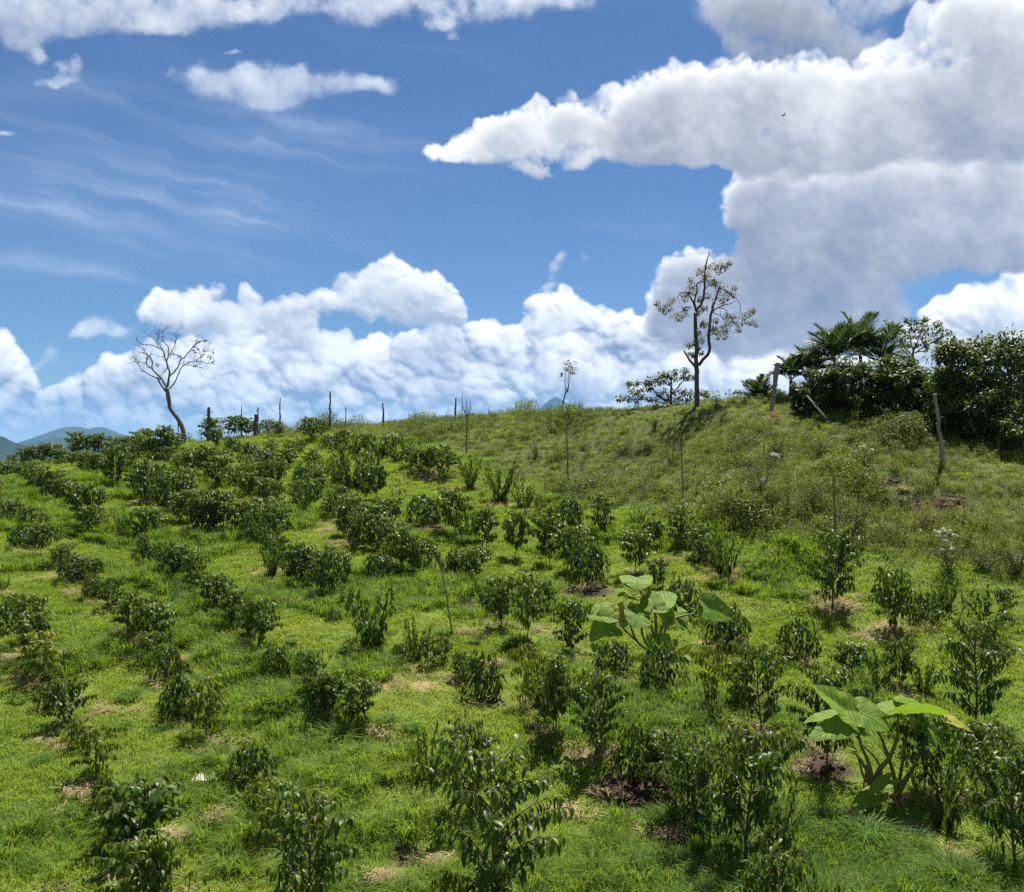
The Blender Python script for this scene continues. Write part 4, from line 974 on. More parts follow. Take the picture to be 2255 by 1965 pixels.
def coffee_labels():
    best = {}
    for name, lu, lv in LANDMARKS:
        buckets = {}
        for i, c in enumerate(COFFEE):
            du, dv = c[0]-lu, (c[1]+c[2])/2-lv
            d = math.hypot(du, dv)
            if d < 12: continue
            sec = ('right of' if du > 0 else 'left of') if abs(du) > abs(dv) else ('below' if dv > 0 else 'above')
            buckets.setdefault((c[3], sec), []).append((d, i))
        for (k, sec), v in buckets.items():
            for n, (d, i) in enumerate(sorted(v)[:len(ORD)]):
                cost = n+d/500.0
                if i not in best or cost < best[i][0]: best[i] = (cost, KIND_WORDS[k]+', '+ORD[n]+' '+sec+' '+name)
    return [best[i][1] if i in best else None for i in range(len(COFFEE))]
CLABEL = coffee_labels()
NEAR = set(sorted(range(len(COFFEE)), key=lambda i: -(COFFEE[i][1]-COFFEE[i][2]))[:16])
LEAF_UNIT = {}
def leaf_unit(ci, ti, mat):
    if (ci, ti, mat) not in LEAF_UNIT:
        one = dict(P=np.zeros((1, 3)), d=np.array([[0, 1.0, 0]]), n=np.array([[0, 0, 1.0]]), L=np.ones(1), W=np.array([0.355]), curl=np.array([0.4+0.3*ci]), fold=np.array([0.3]), tone=np.array([0.08+0.15*ti]))
        LEAF_UNIT[(ci, ti, mat)] = leaves_mesh('leaf', one, M[mat])
    return LEAF_UNIT[(ci, ti, mat)]
def leaf_objects(lv, root, mat):
    d = unit(lv['d']); n = lv['n']-(lv['n']*d).sum(1, keepdims=True)*d; n = unit(n); s = np.cross(d, n)
    for i in range(len(d)):
        ci = int(np.clip((lv['curl'][i]-0.4)/0.3, 0, 2)); ti = int(np.clip((lv['tone'][i]-0.0)/0.15, 0, 6))
        o = bpy.data.objects.new('leaf', leaf_unit(ci, ti, mat))
        L = lv['L'][i]
        o.matrix_basis = Matrix(((s[i, 0]*L, d[i, 0]*L, n[i, 0]*L, lv['P'][i, 0]), (s[i, 1]*L, d[i, 1]*L, n[i, 1]*L, lv['P'][i, 1]), (s[i, 2]*L, d[i, 2]*L, n[i, 2]*L, lv['P'][i, 2]), (0, 0, 0, 1)))
        link(o, root)
def build_coffee():
    r = np.random.default_rng(77)
    for i, c in enumerate(COFFEE):
        u, vb, vt, k = c[:4]
        x, y, z = hit(u, min(vb, 1964))
        if vb > 1964:                                  # foot below the frame
            y = 9.4+ (1985-vb)*0.01 if vb < 2100 else 9.2
            t = y; x = (u-CU)/FPX*y; z = float(ground(x, y))
        foot_v = CV-FPX*z/y
        h = max(0.35, (foot_v-vt)/FPX*y)
        h = min(h, 2.1)
        w = (c[4]/FPX*y)/(h*NATURAL_W[k]) if len(c) > 4 else 0.90+0.32*r.random()
        w = min(max(w, 0.65), 1.6)*1.0
        root = empty('coffee_bush', (x, y, z-0.02), r.random()*6.283, (h*w, h*w, h*(1.12 if y < 40 else 0.97)))
        tag(root, CLABEL[i], 'coffee bush', 'coffee bushes planted in rows on the hillside')
        if i in NEAR:
            rr = np.random.default_rng(9000+i)
            if k == 'D': lines, lv = gen_dense(rr, 1.2, 560, 0.135)
            elif k == 'V': lines, lv = gen_vase(rr, 1.1, 13, 0.135, 0.24, 20)
            elif k == 'Y': lines, lv = gen_upright(rr, 0.78, 16, 0.115, 0.16, 1.0, 0.42, 0.038)
            else: lines, lv = gen_upright(rr, 0.86, 24, 0.106, 0.12+0.06*rr.random(), 0.6+0.3*rr.random(), 0.24, 0.034, 1.15)
            pm = 'coffee_pale' if k in 'YS' else 'coffee'
            if len(lv['L']) > 290:                       # past what can be picked apart leaf by leaf
                d_cam = lv['P'][:, 0]*math.sin(root.rotation_euler.z)+lv['P'][:, 1]*math.cos(root.rotation_euler.z)
                o_ = np.argsort(d_cam)
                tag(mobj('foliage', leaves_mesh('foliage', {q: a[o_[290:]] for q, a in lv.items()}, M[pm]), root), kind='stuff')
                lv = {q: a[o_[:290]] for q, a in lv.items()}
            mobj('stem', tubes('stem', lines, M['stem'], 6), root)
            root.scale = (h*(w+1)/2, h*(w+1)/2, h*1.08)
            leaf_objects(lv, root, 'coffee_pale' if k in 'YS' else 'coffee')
        else:
            st, fo = PROTO[k][int(r.integers(len(PROTO[k])))]
            mobj('stem', st, root)
            tag(mobj('foliage', fo, root), kind='stuff')
build_coffee()

# =====================================================================================
# ground cover nobody could count: turf, rough weeds, dry straw
# =====================================================================================
def hidden_source(name, me): return bpy.data.objects.new(name, me)
def blade_mesh(name, r, n, spread, hmin, hmax, width, lean, mat, tone0=0.5, flat=False):
    VV = []; F3 = []; F4 = []; T = []; o = 0
    for i in range(n):
        a = r.random()*6.28; q = spread*math.sqrt(r.random())
        P = np.array((math.cos(a)*q, math.sin(a)*q, -0.015))
        L = hmin+(hmax-hmin)*r.random()**1.3
        b = a+r.normal(0, 0.9); ln = lean*(0.35+0.9*r.random())
        if flat: P[2] = 0.01+0.06*r.random(); b = r.random()*6.28
        o_ = np.array((math.cos(b), math.sin(b), 0)); s = np.array((-math.sin(b), math.cos(b), 0))*width*(0.7+0.6*r.random())*0.5
        up = np.array((0, 0, 0.06*r.normal() if flat else 1.0))
        p0 = P; p1 = P+(o_*ln*0.35+up)*L*0.5; p2 = P+o_*ln*L*0.85+up*L*(0.95-0.35*ln)
        if flat: p1 = P+o_*L*0.5+(0, 0, 0.02*r.random()); p2 = P+o_*L+(0, 0, -0.02*r.random())
        VV += [p0-s, p0+s, p1-s*0.9, p1+s*0.9, p2]; F4.append((o, o+1, o+3, o+2)); F3.append((o+2, o+3, o+4)); o += 5
        T += [np.clip(tone0+r.normal(0, 0.24), 0, 1)]*5
    return mesh_np(name, np.array(VV), [np.array(F3), np.array(F4)], mat, tone=np.array(T))
def herb_mesh(name, r, n, rad, h, leaf, mat, stems=10, pale=0.03, tone0=0.45):
    LV = Leaves(); 
    for i in range(n):
        a = r.random()*6.28; z = h*(0.12+0.88*r.random()**0.8); q = rad*math.sqrt(r.random())*(1.05-0.45*z/h)
        d = np.array((math.cos(a), math.sin(a), 0.5*r.normal()))+rv(r, 0.4)
        L = leaf*(0.6+0.8*r.random())
        LV.add((math.cos(a)*q, math.sin(a)*q, z), d, np.array((0, 0, 1.0))+rv(r, 0.5), L, L*(0.35+0.25*r.random()), 0.5*r.random(), 0.2, 0.96 if r.random() < pale else np.clip(tone0+r.normal(0, 0.16), 0, 0.9))  # the few whitish leaves stand in for painted glints and tiny pale flowers
    lv = LV.get()
    V = leaf_verts(lv['P'], lv['d'], lv['n'], lv['L'], lv['W'], lv['curl'], lv['fold'])
    # two-triangle leaves: base, edges, tip
    Q = V[:, [0, 6, 4, 9]].reshape(-1, 3); F = np.arange(len(Q)).reshape(-1, 4)
    VV = [Q]; FF = [F]; T = [np.repeat(lv['tone'], 4)]; o = len(Q)
    S = []; SF = []
    for i in range(stems):
        a = r.random()*6.28; q = rad*0.5*r.random(); b = r.random()*6.28
        p0 = np.array((math.cos(a)*q, math.sin(a)*q, 0)); p1 = np.array((math.cos(b)*rad*0.6, math.sin(b)*rad*0.6, h*(0.7+0.4*r.random())))
        s = np.array((0.004, 0.003, 0)); S += [p0-s, p0+s, p1+s*0.5, p1-s*0.5]; SF.append(np.arange(4)+o); o += 4
    VV.append(np.array(S)); FF[0] = np.concatenate([F, np.array(SF)]); T.append(np.full(len(S), 0.35))
    return mesh_np(name, np.concatenate(VV), FF, mat, tone=np.concatenate(T))
def stalk_mesh(name, r, n, h, mat):
    """thin seeding stalks that stand above the rest"""
    LV = Leaves(); S = []; SF = []; o = 0
    for i in range(n):
        b = r.random()*6.28; q = 0.12*r.random(); p0 = np.array((math.cos(b)*q, math.sin(b)*q, 0)); a = r.random()*6.28
        hh = h*(0.6+0.5*r.random()); p1 = p0+np.array((math.cos(a)*0.12*hh, math.sin(a)*0.12*hh, hh))
        s = np.array((0.005, 0.004, 0)); S += [p0-s, p0+s, p1+s*0.4, p1-s*0.4]; SF.append(np.arange(4)+o); o += 4
        for k in range(9):
            t = 0.3+0.7*r.random(); P = p0+(p1-p0)*t
            LV.add(P, rv(r)+np.array((0, 0, 0.4)), rv(r), 0.05*(0.6+0.8*r.random())*(1.3-t*0.6), 0.016, 0.2, 0.1, np.clip(0.35+r.normal(0, 0.2), 0, 0.95))
    lv = LV.get(); V = leaf_verts(lv['P'], lv['d'], lv['n'], lv['L'], lv['W'], lv['curl'], lv['fold'])
    Q = V[:, [0, 6, 4, 9]].reshape(-1, 3)
    return mesh_np(name, np.concatenate([np.array(S), Q]), [np.concatenate([np.array(SF), np.arange(len(Q)).reshape(-1, 4)+o])], mat, tone=np.concatenate([np.full(len(S), 0.3), np.repeat(lv['tone'], 4)]))

def wedge(n, y0, y1, r, power=1.0, margin=4.5):
    """points over the part of the hill the photograph can see, with some to either side"""
    y = (y0**power+(y1**power-y0**power)*r.random(n))**(1/power)
    x = (r.random(n)*2-1)*(0.60*y+margin)
    return x, y
def patch_noise(seed, cells, octs=3):
    r = np.random.default_rng(seed); h, w = HZ.shape
    return fbm(r, h, w, cells*1.26, cells, octs, 0.6)
LUSH = patch_noise(31, 34, 3); DRY = patch_noise(32, 22, 4); MIXN = patch_noise(33, 60, 3)
# the longer, darker grass keeps to itself in patches between the rows
def build_cover():
    r = np.random.default_rng(5)
    turf = [hidden_source('turf_clump', blade_mesh('turf_clump', np.random.default_rng(40+k), 64, 0.21, 0.035, 0.12, 0.0105, 0.95, M['grass'], 0.55)) for k in range(4)]
    broad = [hidden_source('turf_herb', herb_mesh('turf_herb', np.random.default_rng(50+k), 46, 0.20, 0.075, 0.036, M['grass'], 2, 0.0, 0.62)) for k in range(2)]
    longg = [hidden_source('long_grass', blade_mesh('long_grass', np.random.default_rng(60+k), 44, 0.15, 0.12, 0.32, 0.0105, 1.0, M['grass'], 0.30)) for k in range(3)]
    tuss = [hidden_source('tussock', blade_mesh('tussock', np.random.default_rng(160+k), 130, 0.16, 0.22, 0.48, 0.0115, 1.1, M['grass'], 0.30)) for k in range(2)]
    src = turf+broad+longg+tuss
    N = 74000
    x, y = wedge(N, 8.0, 56.0, r, 1.25)
    soil = mask_at(SOIL_F, x, y); straw = mask_at(STRAW_F, x, y); weed = mask_at(WEED_F, x, y)
    lush = mask_at(LUSH, x, y); dry = mask_at(DRY, x, y); mx = mask_at(MIXN, x, y)
    keep = (r.random(N) > soil*1.7)*(r.random(N) > straw*0.55)*(r.random(N) > weed*0.85)
    isl = (lush+0.55*r.normal(0, 1, N)*0.6 > 0.98)*(weed < 0.6)
    isb = ~isl & (mx+0.5*r.normal(0, 1, N) > 0.35)
    which = np.where(isl, 6+r.integers(0, 3, N), np.where(isb, 4+r.integers(0, 2, N), r.integers(0, 4, N)))
    ist = (lush+0.35*mx > 0.75) & (weed < 0.4) & (r.random(N) < np.interp(CU+FPX*x/y, [0, 900, 1500, 2255], [0.16, 0.10, 0.06, 0.08]))
    which = np.where(ist, 9+r.integers(0, 2, N), which)
    tint = np.clip(0.64+0.15*dry+0.12*mx+0.12*r.normal(0, 1, N)-0.32*isl-0.42*(ist & ~isl)-0.16*weed, 0, 1)
    scl = (0.75+0.5*r.random(N))*np.interp(y, [8, 16, 30, 55], [0.85, 1.0, 1.22, 1.5])
    i = np.where(keep)[0]
    P = np.stack([x, y, ground(x, y)], -1)[i]
    o = scatter('grass', P, which[i], r.random(len(i))*6.28, scl[i], tint[i], src, r.normal(0, 0.12, (len(i), 2)))
    tag(o, 'short bright green grass covering the slope between coffee rows', 'grass', kind='stuff')
    # rough weeds on the bank and the crest
    herbs = [hidden_source('weed_herb', herb_mesh('weed_herb', np.random.default_rng(70+k), 120, 0.26, 0.24+0.05*k, 0.05, M['weed'], 10, 0.015+0.012*(k == 1), 0.45)) for k in range(3)]
    grs = [hidden_source('weed_grass', blade_mesh('weed_grass', np.random.default_rng(80+k), 50, 0.20, 0.12, 0.36, 0.010, 0.9, M['weed'], 0.55)) for k in range(2)]
    bush = [hidden_source('weed_thicket', herb_mesh('weed_thicket', np.random.default_rng(85+k), 260, 0.42, 0.5+0.15*k, 0.06, M['weed'], 14, 0.01, 0.22)) for k in range(2)]
    stk = [hidden_source('weed_stalk', stalk_mesh('weed_stalk', np.random.default_rng(90+k), 5, 0.62+0.12*k, M['weed'])) for k in range(2)]
    N = 37000
    x, y = wedge(N, 20.0, 62.0, r, 1.2, 5.0)
    weed = mask_at(WEED_F, x, y); dry = mask_at(DRY, x, y); soil = mask_at(SOIL_F, x, y); mx = mask_at(MIXN, x, y); lush = mask_at(LUSH, x, y)
    i = np.where((r.random(N) < weed)*(r.random(N) > soil*2.2))[0]
    q = r.random(N)+0.12*mx
    which = np.where(q < 0.50, r.integers(0, 3, N), np.where(q < 0.955, 3+r.integers(0, 2, N), 5+r.integers(0, 2, N)))
    which = np.where((lush+0.5*mx > 1.35) & (r.random(N) < 0.22), 7+r.integers(0, 2, N), which)
    tint = np.clip(0.50+0.16*dry-0.16*lush+0.22*mx+0.17*r.normal(0, 1, N), 0, 0.92)
    tint = np.where(r.random(N) < 0.035, 0.93+0.07*r.random(N), tint)
    scl = (0.6+0.6*r.random(N))*np.clip(1+0.34*lush+0.25*mx, 0.45, 2.0)*0.98
    P = np.stack([x, y, ground(x, y)], -1)[i]
    o = scatter('weeds', P, which[i], r.random(len(i))*6.28, scl[i], tint[i], herbs+grs+stk+bush, r.normal(0, 0.1, (len(i), 2)))
    tag(o, 'rough mixed weeds and long grass on the bank and crest', 'weeds', kind='stuff')
    # cut dry grass left as mulch round the plants
    st = [hidden_source('straw_wisp', blade_mesh('straw_wisp', np.random.default_rng(95+k), 42, 0.16, 0.06, 0.26, 0.008, 1.0, M['straw'], 0.5, flat=True)) for k in range(3)]
    X = []; Y = []
    for (u, v, rad) in STRAW+[(q[0], q[1], q[2]*0.6) for q in SOIL[::3]]:
        px, py, pz = hit(u, v); rr = rad/FPX*py*0.95; n = int(15*max(0.5, rr*rr*3.0))
        X.append(px+r.normal(0, rr*0.85, n)); Y.append(py+r.normal(0, rr*0.55, n))
    for c in COFFEE:
        if r.random() < 0.6:
            px, py, pz = hit(c[0], min(c[1], 1960)); n = int(r.integers(2, 9)); X.append(px+r.normal(0, 0.22, n)); Y.append(py+r.normal(-0.1, 0.25, n))
    x = np.concatenate(X); y = np.concatenate(Y); n = len(x)
    P = np.stack([x, y, ground(x, y)+0.02+0.05*mask_at(STRAW_F, x, y)], -1)
    o = scatter('dry_straw', P, r.integers(0, 3, n), r.random(n)*6.28, 0.7+0.5*r.random(n), np.clip(0.5+0.25*r.normal(0, 1, n), 0, 1), st, r.normal(0, 0.15, (n, 2)))
    tag(o, 'tan dry cut grass mulch lying around the coffee stems', 'straw', kind='stuff')
build_cover()
def build_clods():
    """crumbled dark earth where the turf is cut"""
    r = np.random.default_rng(15); src = []
    for k in range(3):
        rr = np.random.default_rng(170+k); V = []; F3 = []; F4 = []; n, m_ = 7, 5
        for i in range(1, m_):
            for j in range(n):
                t, p = math.pi*i/m_, 2*math.pi*j/n; q = 0.5*(0.75+0.5*rr.random())
                V.append((math.sin(t)*math.cos(p)*q, math.sin(t)*math.sin(p)*q, math.cos(t)*q*0.75))
        V += [(0, 0, 0.36), (0, 0, -0.3)]; o = (m_-1)*n
        for j in range(n):
            F3.append((o, j, (j+1) % n)); F3.append((o+1, (m_-2)*n+(j+1) % n, (m_-2)*n+j))
            for i in range(m_-2): F4.append((i*n+j, (i+1)*n+j, (i+1)*n+(j+1) % n, i*n+(j+1) % n))
        src.append(hidden_source('clod', mesh_np('clod', np.array(V), [np.array(F3), np.array(F4)], M['soil'], smooth=False)))
    X = []; Y = []
    for u, v, rad in SOIL:
        x, y, z = hit(u, v); q = rad/FPX*y*1.1; n = int(10+70*min(1, q*q*4)); X.append(x+r.normal(0, q*0.5, n)); Y.append(y+r.normal(0, q*0.45, n))
    x = np.concatenate(X); y = np.concatenate(Y); n = len(x)
    P = np.stack([x, y, ground(x, y)-0.05*mask_at(SOIL_F, x, y)], -1)
    o = scatter('soil_clods', P, r.integers(0, 3, n), r.random(n)*6.28, 0.02+0.09*r.random(n)**2.2, r.random(n), src, r.normal(0, 0.5, (n, 2)))
    tag(o, 'crumbled dark brown earth in the small cut banks and bare spots', 'soil', kind='stuff')
build_clods()

# =====================================================================================
# trees on the crest
# =====================================================================================
def px_line(pts, y, zoom, off, dy=0.0, r=None, yl=None):
    """points (and radius) read in an enlarged crop: zoom = crop pixels per photo pixel, off = crop corner; each line wanders in depth"""
    k = y/FPX; out = []
    pts = np.array(pts, float); n = len(pts)
    depth = np.linspace(0, dy, n) if yl is None else np.linspace(yl[0], yl[1], n)
    for (a, b, rad), d in zip(pts, depth):
        u = off[0]+a/zoom; v = off[1]+b/zoom
        out.append(((u-CU)/FPX*(y+d), y+d, (CV-v)/FPX*(y+d), rad/zoom*k))
    return np.array(out)
def to_local(lines, loc):
    return [(l[:, :3]-np.array(loc), l[:, 3]) for l in lines]
def twiggy(r, base_line, count, length, levels=2, spread=0.9, up=0.25, rad=0.006, t0=0.35):
    """side twigs off a branch line (n,4); returns lines (pts,rad) and their tips"""
    res = []; tips = []
    pts = base_line[:, :3]; n = len(pts)
    for k in range(count):
        i = int(n*(t0+(1-t0)*r.random())); i = min(max(i, 1), n-1)
        d0 = unit(pts[i]-pts[i-1]); d = unit(d0*0.6+rv(r, spread*0.6)+np.array((0, 0, up)))
        L = length*(0.5+0.8*r.random())
        p = pts[i]; ln = [p]
        for s in range(4):
            d = unit(d+rv(r, 0.22)+np.array((0, 0, up*0.25))); p = p+d*L/4; ln.append(p)
        ln = np.array(ln); rr = min(rad, base_line[i, 3]*0.7)
        res.append(np.c_[ln, np.linspace(rr, rr*0.45, 5)]); tips.append(ln[-1])
        if levels > 1:
            a, b = twiggy(r, res[-1], 3, L*0.55, levels-1, spread, up, rr*0.6, 0.3); res += a; tips += b
    return res, tips
def clump_leaves(r, centres, n, leaf, tone=0.4, droop=0.3, wid=0.42, shell=0.0):
    LV = Leaves()
    for (cx, cy_, cz, rad) in centres:
        for k in range(max(2, int(n*(0.7+0.6*r.random())))):
            q = unit(rv(r)[None])[0]; d_ = rad*(shell+(1-shell)*r.random()**0.5)
            P = np.array((cx, cy_, cz))+q*d_*np.array((1, 1, 0.72))
            L = leaf*(0.65+0.7*r.random())
            d = q*0.7+rv(r, 0.5)+np.array((0, 0, -droop))
            LV.add(P, d, np.array((0, 0, 1.0))+q*0.4+rv(r, 0.35), L, L*wid, 0.2+0.5*r.random(), 0.2, np.clip(tone+0.15*q[2]+r.normal(0, 0.15), 0, 1))  # upper side of each clump lighter: lit crown painted into leaf tone
    return LV.get()

def bare_tree():
    Y = 50.0; zoom, off = 6.4, (250, 700)
    r = np.random.default_rng(3)
    B = {  # crop pixels and radius in crop pixels
     'trunk': [(1000,1700,36),(985,1610,34),(950,1500,33),(900,1415,30),(845,1345,28),(795,1270,28),(785,1180,26),(775,1090,25),(755,1020,24)],
     'b': [[(760,1030,20),(735,960,17),(690,880,15),(620,800,13),(560,740,11),(540,690,10),(550,610,9),(520,560,8),(470,520,7),(400,495,5),(330,480,3)],
           [(735,1040,14),(680,960,12),(640,890,11),(625,840,10)],
           [(680,870,10),(600,845,9),(500,800,8),(410,740,7),(350,660,6),(300,620,5),(265,628,3)],
           [(550,720,9),(490,695,8),(465,640,7),(475,580,6),(490,530,5),(440,470,4),(420,420,3)],
           [(465,650,5),(400,630,5),(330,625,4),(300,580,3),(250,520,2)],
           [(755,980,17),(770,900,15),(790,820,14),(790,750,12),(765,690,12),(745,620,11),(715,540,10),(700,470,9),(640,430,8),(560,390,7),(480,375,6),(400,370,5),(350,330,4),(320,270,2)],
           [(745,620,10),(770,550,9),(775,470,8),(770,410,7),(720,350,6),(690,270,4),(700,210,3),(735,150,2)],
           [(700,470,7),(650,370,6),(620,310,5),(640,250,5),(680,200,4),(735,150,3),(780,150,2)],
           [(640,430,6),(600,330,5),(540,280,4),(490,230,3),(440,180,2)],
           [(790,820,12),(850,775,11),(880,730,10),(915,690,10),(920,640,9),(950,595,9),(940,550,8),(890,530,6),(830,510,5),(790,560,4)],
           [(945,590,8),(1000,560,7),(1040,510,7),(1090,450,6),(1130,400,5),(1190,350,4),(1280,330,3)],
           [(770,530,7),(810,500,6),(850,420,5),(880,340,5),(885,280,4),(850,230,3),(790,210,2)],
           [(775,1010,10),(830,960,9),(890,860,8),(930,760,8),(960,700,7),(1010,655,7),(1080,620,6),(1160,615,5),(1230,610,4),(1330,650,3),(1420,620,2)],
           [(1020,650,5),(1100,670,4),(1180,690,3),(1280,725,2)],
           [(670,820,7),(720,760,6),(760,710,6)],
           [(850,230,3),(900,190,2.5),(940,150,2),(975,150,1.5)],
           [(1130,500,4),(1180,480,3),(1220,520,3),(1270,450,2)],[(1160,610,4),(1240,540,3),(1300,460,2.5),(1390,470,2)],[(1330,650,3),(1360,580,2.5),(1365,530,2)],
           [(910,1410,8),(912,1480,8),(915,1600,7)],[(745,1060,7),(750,1140,7),(775,1230,7)]],
    }
    foot = at(406, 968, Y); zf = float(ground(foot.x, Y))
    loc = (foot.x, Y, zf)
    root = empty('bare_tree', loc); tag(root, 'bare leaning tree with a wide leafless crown on the left crest', 'tree')
    tr = smooth_line(px_line(B['trunk'], Y, zoom, off), 3); tr[0, 2] = min(tr[0, 2], zf-0.1)
    mobj('trunk', tubes('trunk', to_local([tr], loc), M['bark_grey'], 8), root)
    tw_all = []; tips = []
    for k, b in enumerate(B['b']):
        dep = r.normal(0, 0.8)
        ln = smooth_line(px_line(b, Y, zoom, off, yl=(0, dep)), 3, 0.012, r)
        mobj('branch', tubes('branch', to_local([ln], loc), M['bark_grey'], 6), root)
        if k not in (1, 18, 19):
            cnt = 9 if len(b) > 6 else 6
            tw, tp = twiggy(r, ln, cnt, 0.50, 2, 1.0, 0.35, 0.013, 0.4); tw_all += tw; tips += tp
    o = mobj('twigs', tubes('twigs', to_local(tw_all, loc), M['bark_grey'], 4), root); tag(o, kind='stuff')
    # a few dry leaf bunches on the right side
    cs = []
    for (a, b) in ((1130,450),(1170,440),(1190,470),(1150,480),(1290,450),(1240,530),(1400,475),(1350,535),(1380,560),(1260,510),(1200,330),(1290,310),(610,640),(630,670),(1145,665),(1410,625)):
        p = at(off[0]+a/zoom, off[1]+b/zoom, Y+r.normal(0, 0.3)); cs.append((p.x-loc[0], p.y-loc[1], p.z-loc[2], 0.10))
    mobj('foliage', leaves_mesh('foliage', clump_leaves(r, cs, 11, 0.12, 0.2, 0.4), M['tree_leaf']), root)['kind'] = 'stuff'
bare_tree()

def tall_tree():
    Y = 42.0; zoom, off = 4.977, (1380, 540)
    r = np.random.default_rng(8)
    B = [[(765,1330,26),(760,1250,24),(762,1100,23),(755,950,22),(752,830,20),(750,740,18)],
         [(750,1330,18),(700,1270,15),(660,1210,13),(632,1160,11)],
         [(790,1320,20),(835,1260,18),(880,1210,18),(908,1150,17),(905,1050,17),(898,950,16),(915,850,15),(925,750,14),(950,660,11),(985,560,10),(1010,480,8),(1027,420,5)],
         [(760,730,15),(800,670,14),(840,600,13),(853,500,13),(855,400,11),(860,280,9),(880,180,7),(900,100,4),(905,60,2)],
         [(752,720,13),(735,640,12),(700,570,9),(660,530,6),(610,520,4),(530,590,3)],
         [(755,680,9),(745,600,9),(770,520,8),(770,440,7),(800,405,6),(835,400,5)],
         [(930,740,8),(985,690,7),(1060,665,6),(1155,640,4)],
         [(930,690,6),(945,590,5)],
         [(1010,690,4),(1080,700,4),(1130,780,3),(1180,840,3)],
         [(1170,560,3),(1220,610,3),(1250,660,3),(1240,740,3),(1270,800,2)],
         [(1010,480,5),(1080,500,4),(1170,560,3)],
         [(940,740,4),(1010,760,4),(1060,820,3),(1110,900,2)],
         [(855,480,5),(900,450,4),(960,430,3),(1010,400,2)],
         [(860,280,4),(930,200,4),(1000,230,3),(1080,240,2)],
         [(700,680,5),(650,680,4),(600,730,3),(540,790,2)],
         [(530,590,3),(460,650,3),(400,700,2),(330,640,2)],
         [(900,950,6),(960,940,5),(1040,950,4),(1110,940,3)],[(755,960,5),(800,900,4),(840,860,3)],[(755,1080,4),(700,1100,3),(660,1110,2)],[(765,1210,4),(700,1190,3)],[(770,1060,4),(820,1030,3)],[(920,850,5),(860,870,4),(810,860,3)]]
    leafc = [(330,640,40),(390,690,45),(450,640,50),(500,610,45),(420,730,45),(520,780,55),(570,800,50),(630,760,45),(640,700,35),(480,690,40),(640,540,50),(690,500,60),(720,440,45),(700,390,35),(740,520,45),(640,600,35),
             (830,270,55),(800,300,40),(880,320,50),(850,360,40),(920,240,40),(980,230,55),(1040,220,55),(1090,240,50),(1120,200,35),(1010,290,45),(960,370,45),(900,390,45),(960,420,40),(880,560,40),(800,600,35),(820,700,45),(860,690,35),(790,750,30),
             (1060,480,60),(1120,510,60),(1170,540,50),(1000,500,40),(1020,570,50),(1090,580,45),(970,440,35),(1180,470,35),(1050,620,40),
             (920,960,55),(980,950,55),(1040,960,55),(1090,940,50),(960,900,45),(1060,890,50),(1120,860,55),(1180,830,50),(1230,870,45),(1290,780,55),(1340,740,50),(1380,720,35),(1300,840,50),(1370,850,45),(1220,930,35),(1100,780,40),(1170,780,45),(1420,880,25),(980,830,35),(850,880,40),(820,860,30),(790,960,30),
             (690,1100,35),(740,1080,25),(800,1030,45),(830,1060,35),(690,1190,30),(730,1210,25),(820,1190,25),(790,1130,25),(1000,1010,40),(1080,1010,30)]
    foot = at(1535, 893, Y); zf = float(ground(foot.x, Y)); loc = (foot.x, Y, zf)
    root = empty('tall_tree', loc); tag(root, 'tall thin forked tree with sparse small leaves on the crest', 'tree')
    tr = smooth_line(px_line([(775,1790,30),(772,1700,28),(770,1600,26),(768,1480,25),(768,1400,26),(767,1320,25)], Y, zoom, off), 3, 0.008, r); tr[0, 2] = zf-0.2
    mobj('trunk', tubes('trunk', to_local([tr], loc), M['bark'], 9), root)
    tw_all = []
    for k, b in enumerate(B):
        dep = r.normal(0, 0.5) if k else 0
        ln = smooth_line(px_line(b, Y, zoom, off, yl=(0, dep)), 3, 0.012, r)
        mobj('branch', tubes('branch', to_local([ln], loc), M['bark'], 7), root)
        if k > 2:
            tw, tp = twiggy(r, ln, 6, 0.42, 2, 1.0, 0.0, 0.009, 0.3); tw_all += tw
    tag(mobj('twigs', tubes('twigs', to_local(tw_all, loc), M['bark'], 4), root), kind='stuff')
    cs = []
    for (a, b, q) in leafc:
        p = at(off[0]+a/zoom, off[1]+b/zoom, Y+r.normal(0, 0.35)); cs.append((p.x-loc[0], p.y-loc[1], p.z-loc[2], q/zoom/FPX*Y*1.05))
    tag(mobj('foliage', leaves_mesh('foliage', clump_leaves(r, cs, 62, 0.105, 0.45, 0.2, 0.42), M['sparse_leaf']), root), kind='stuff')
tall_tree()

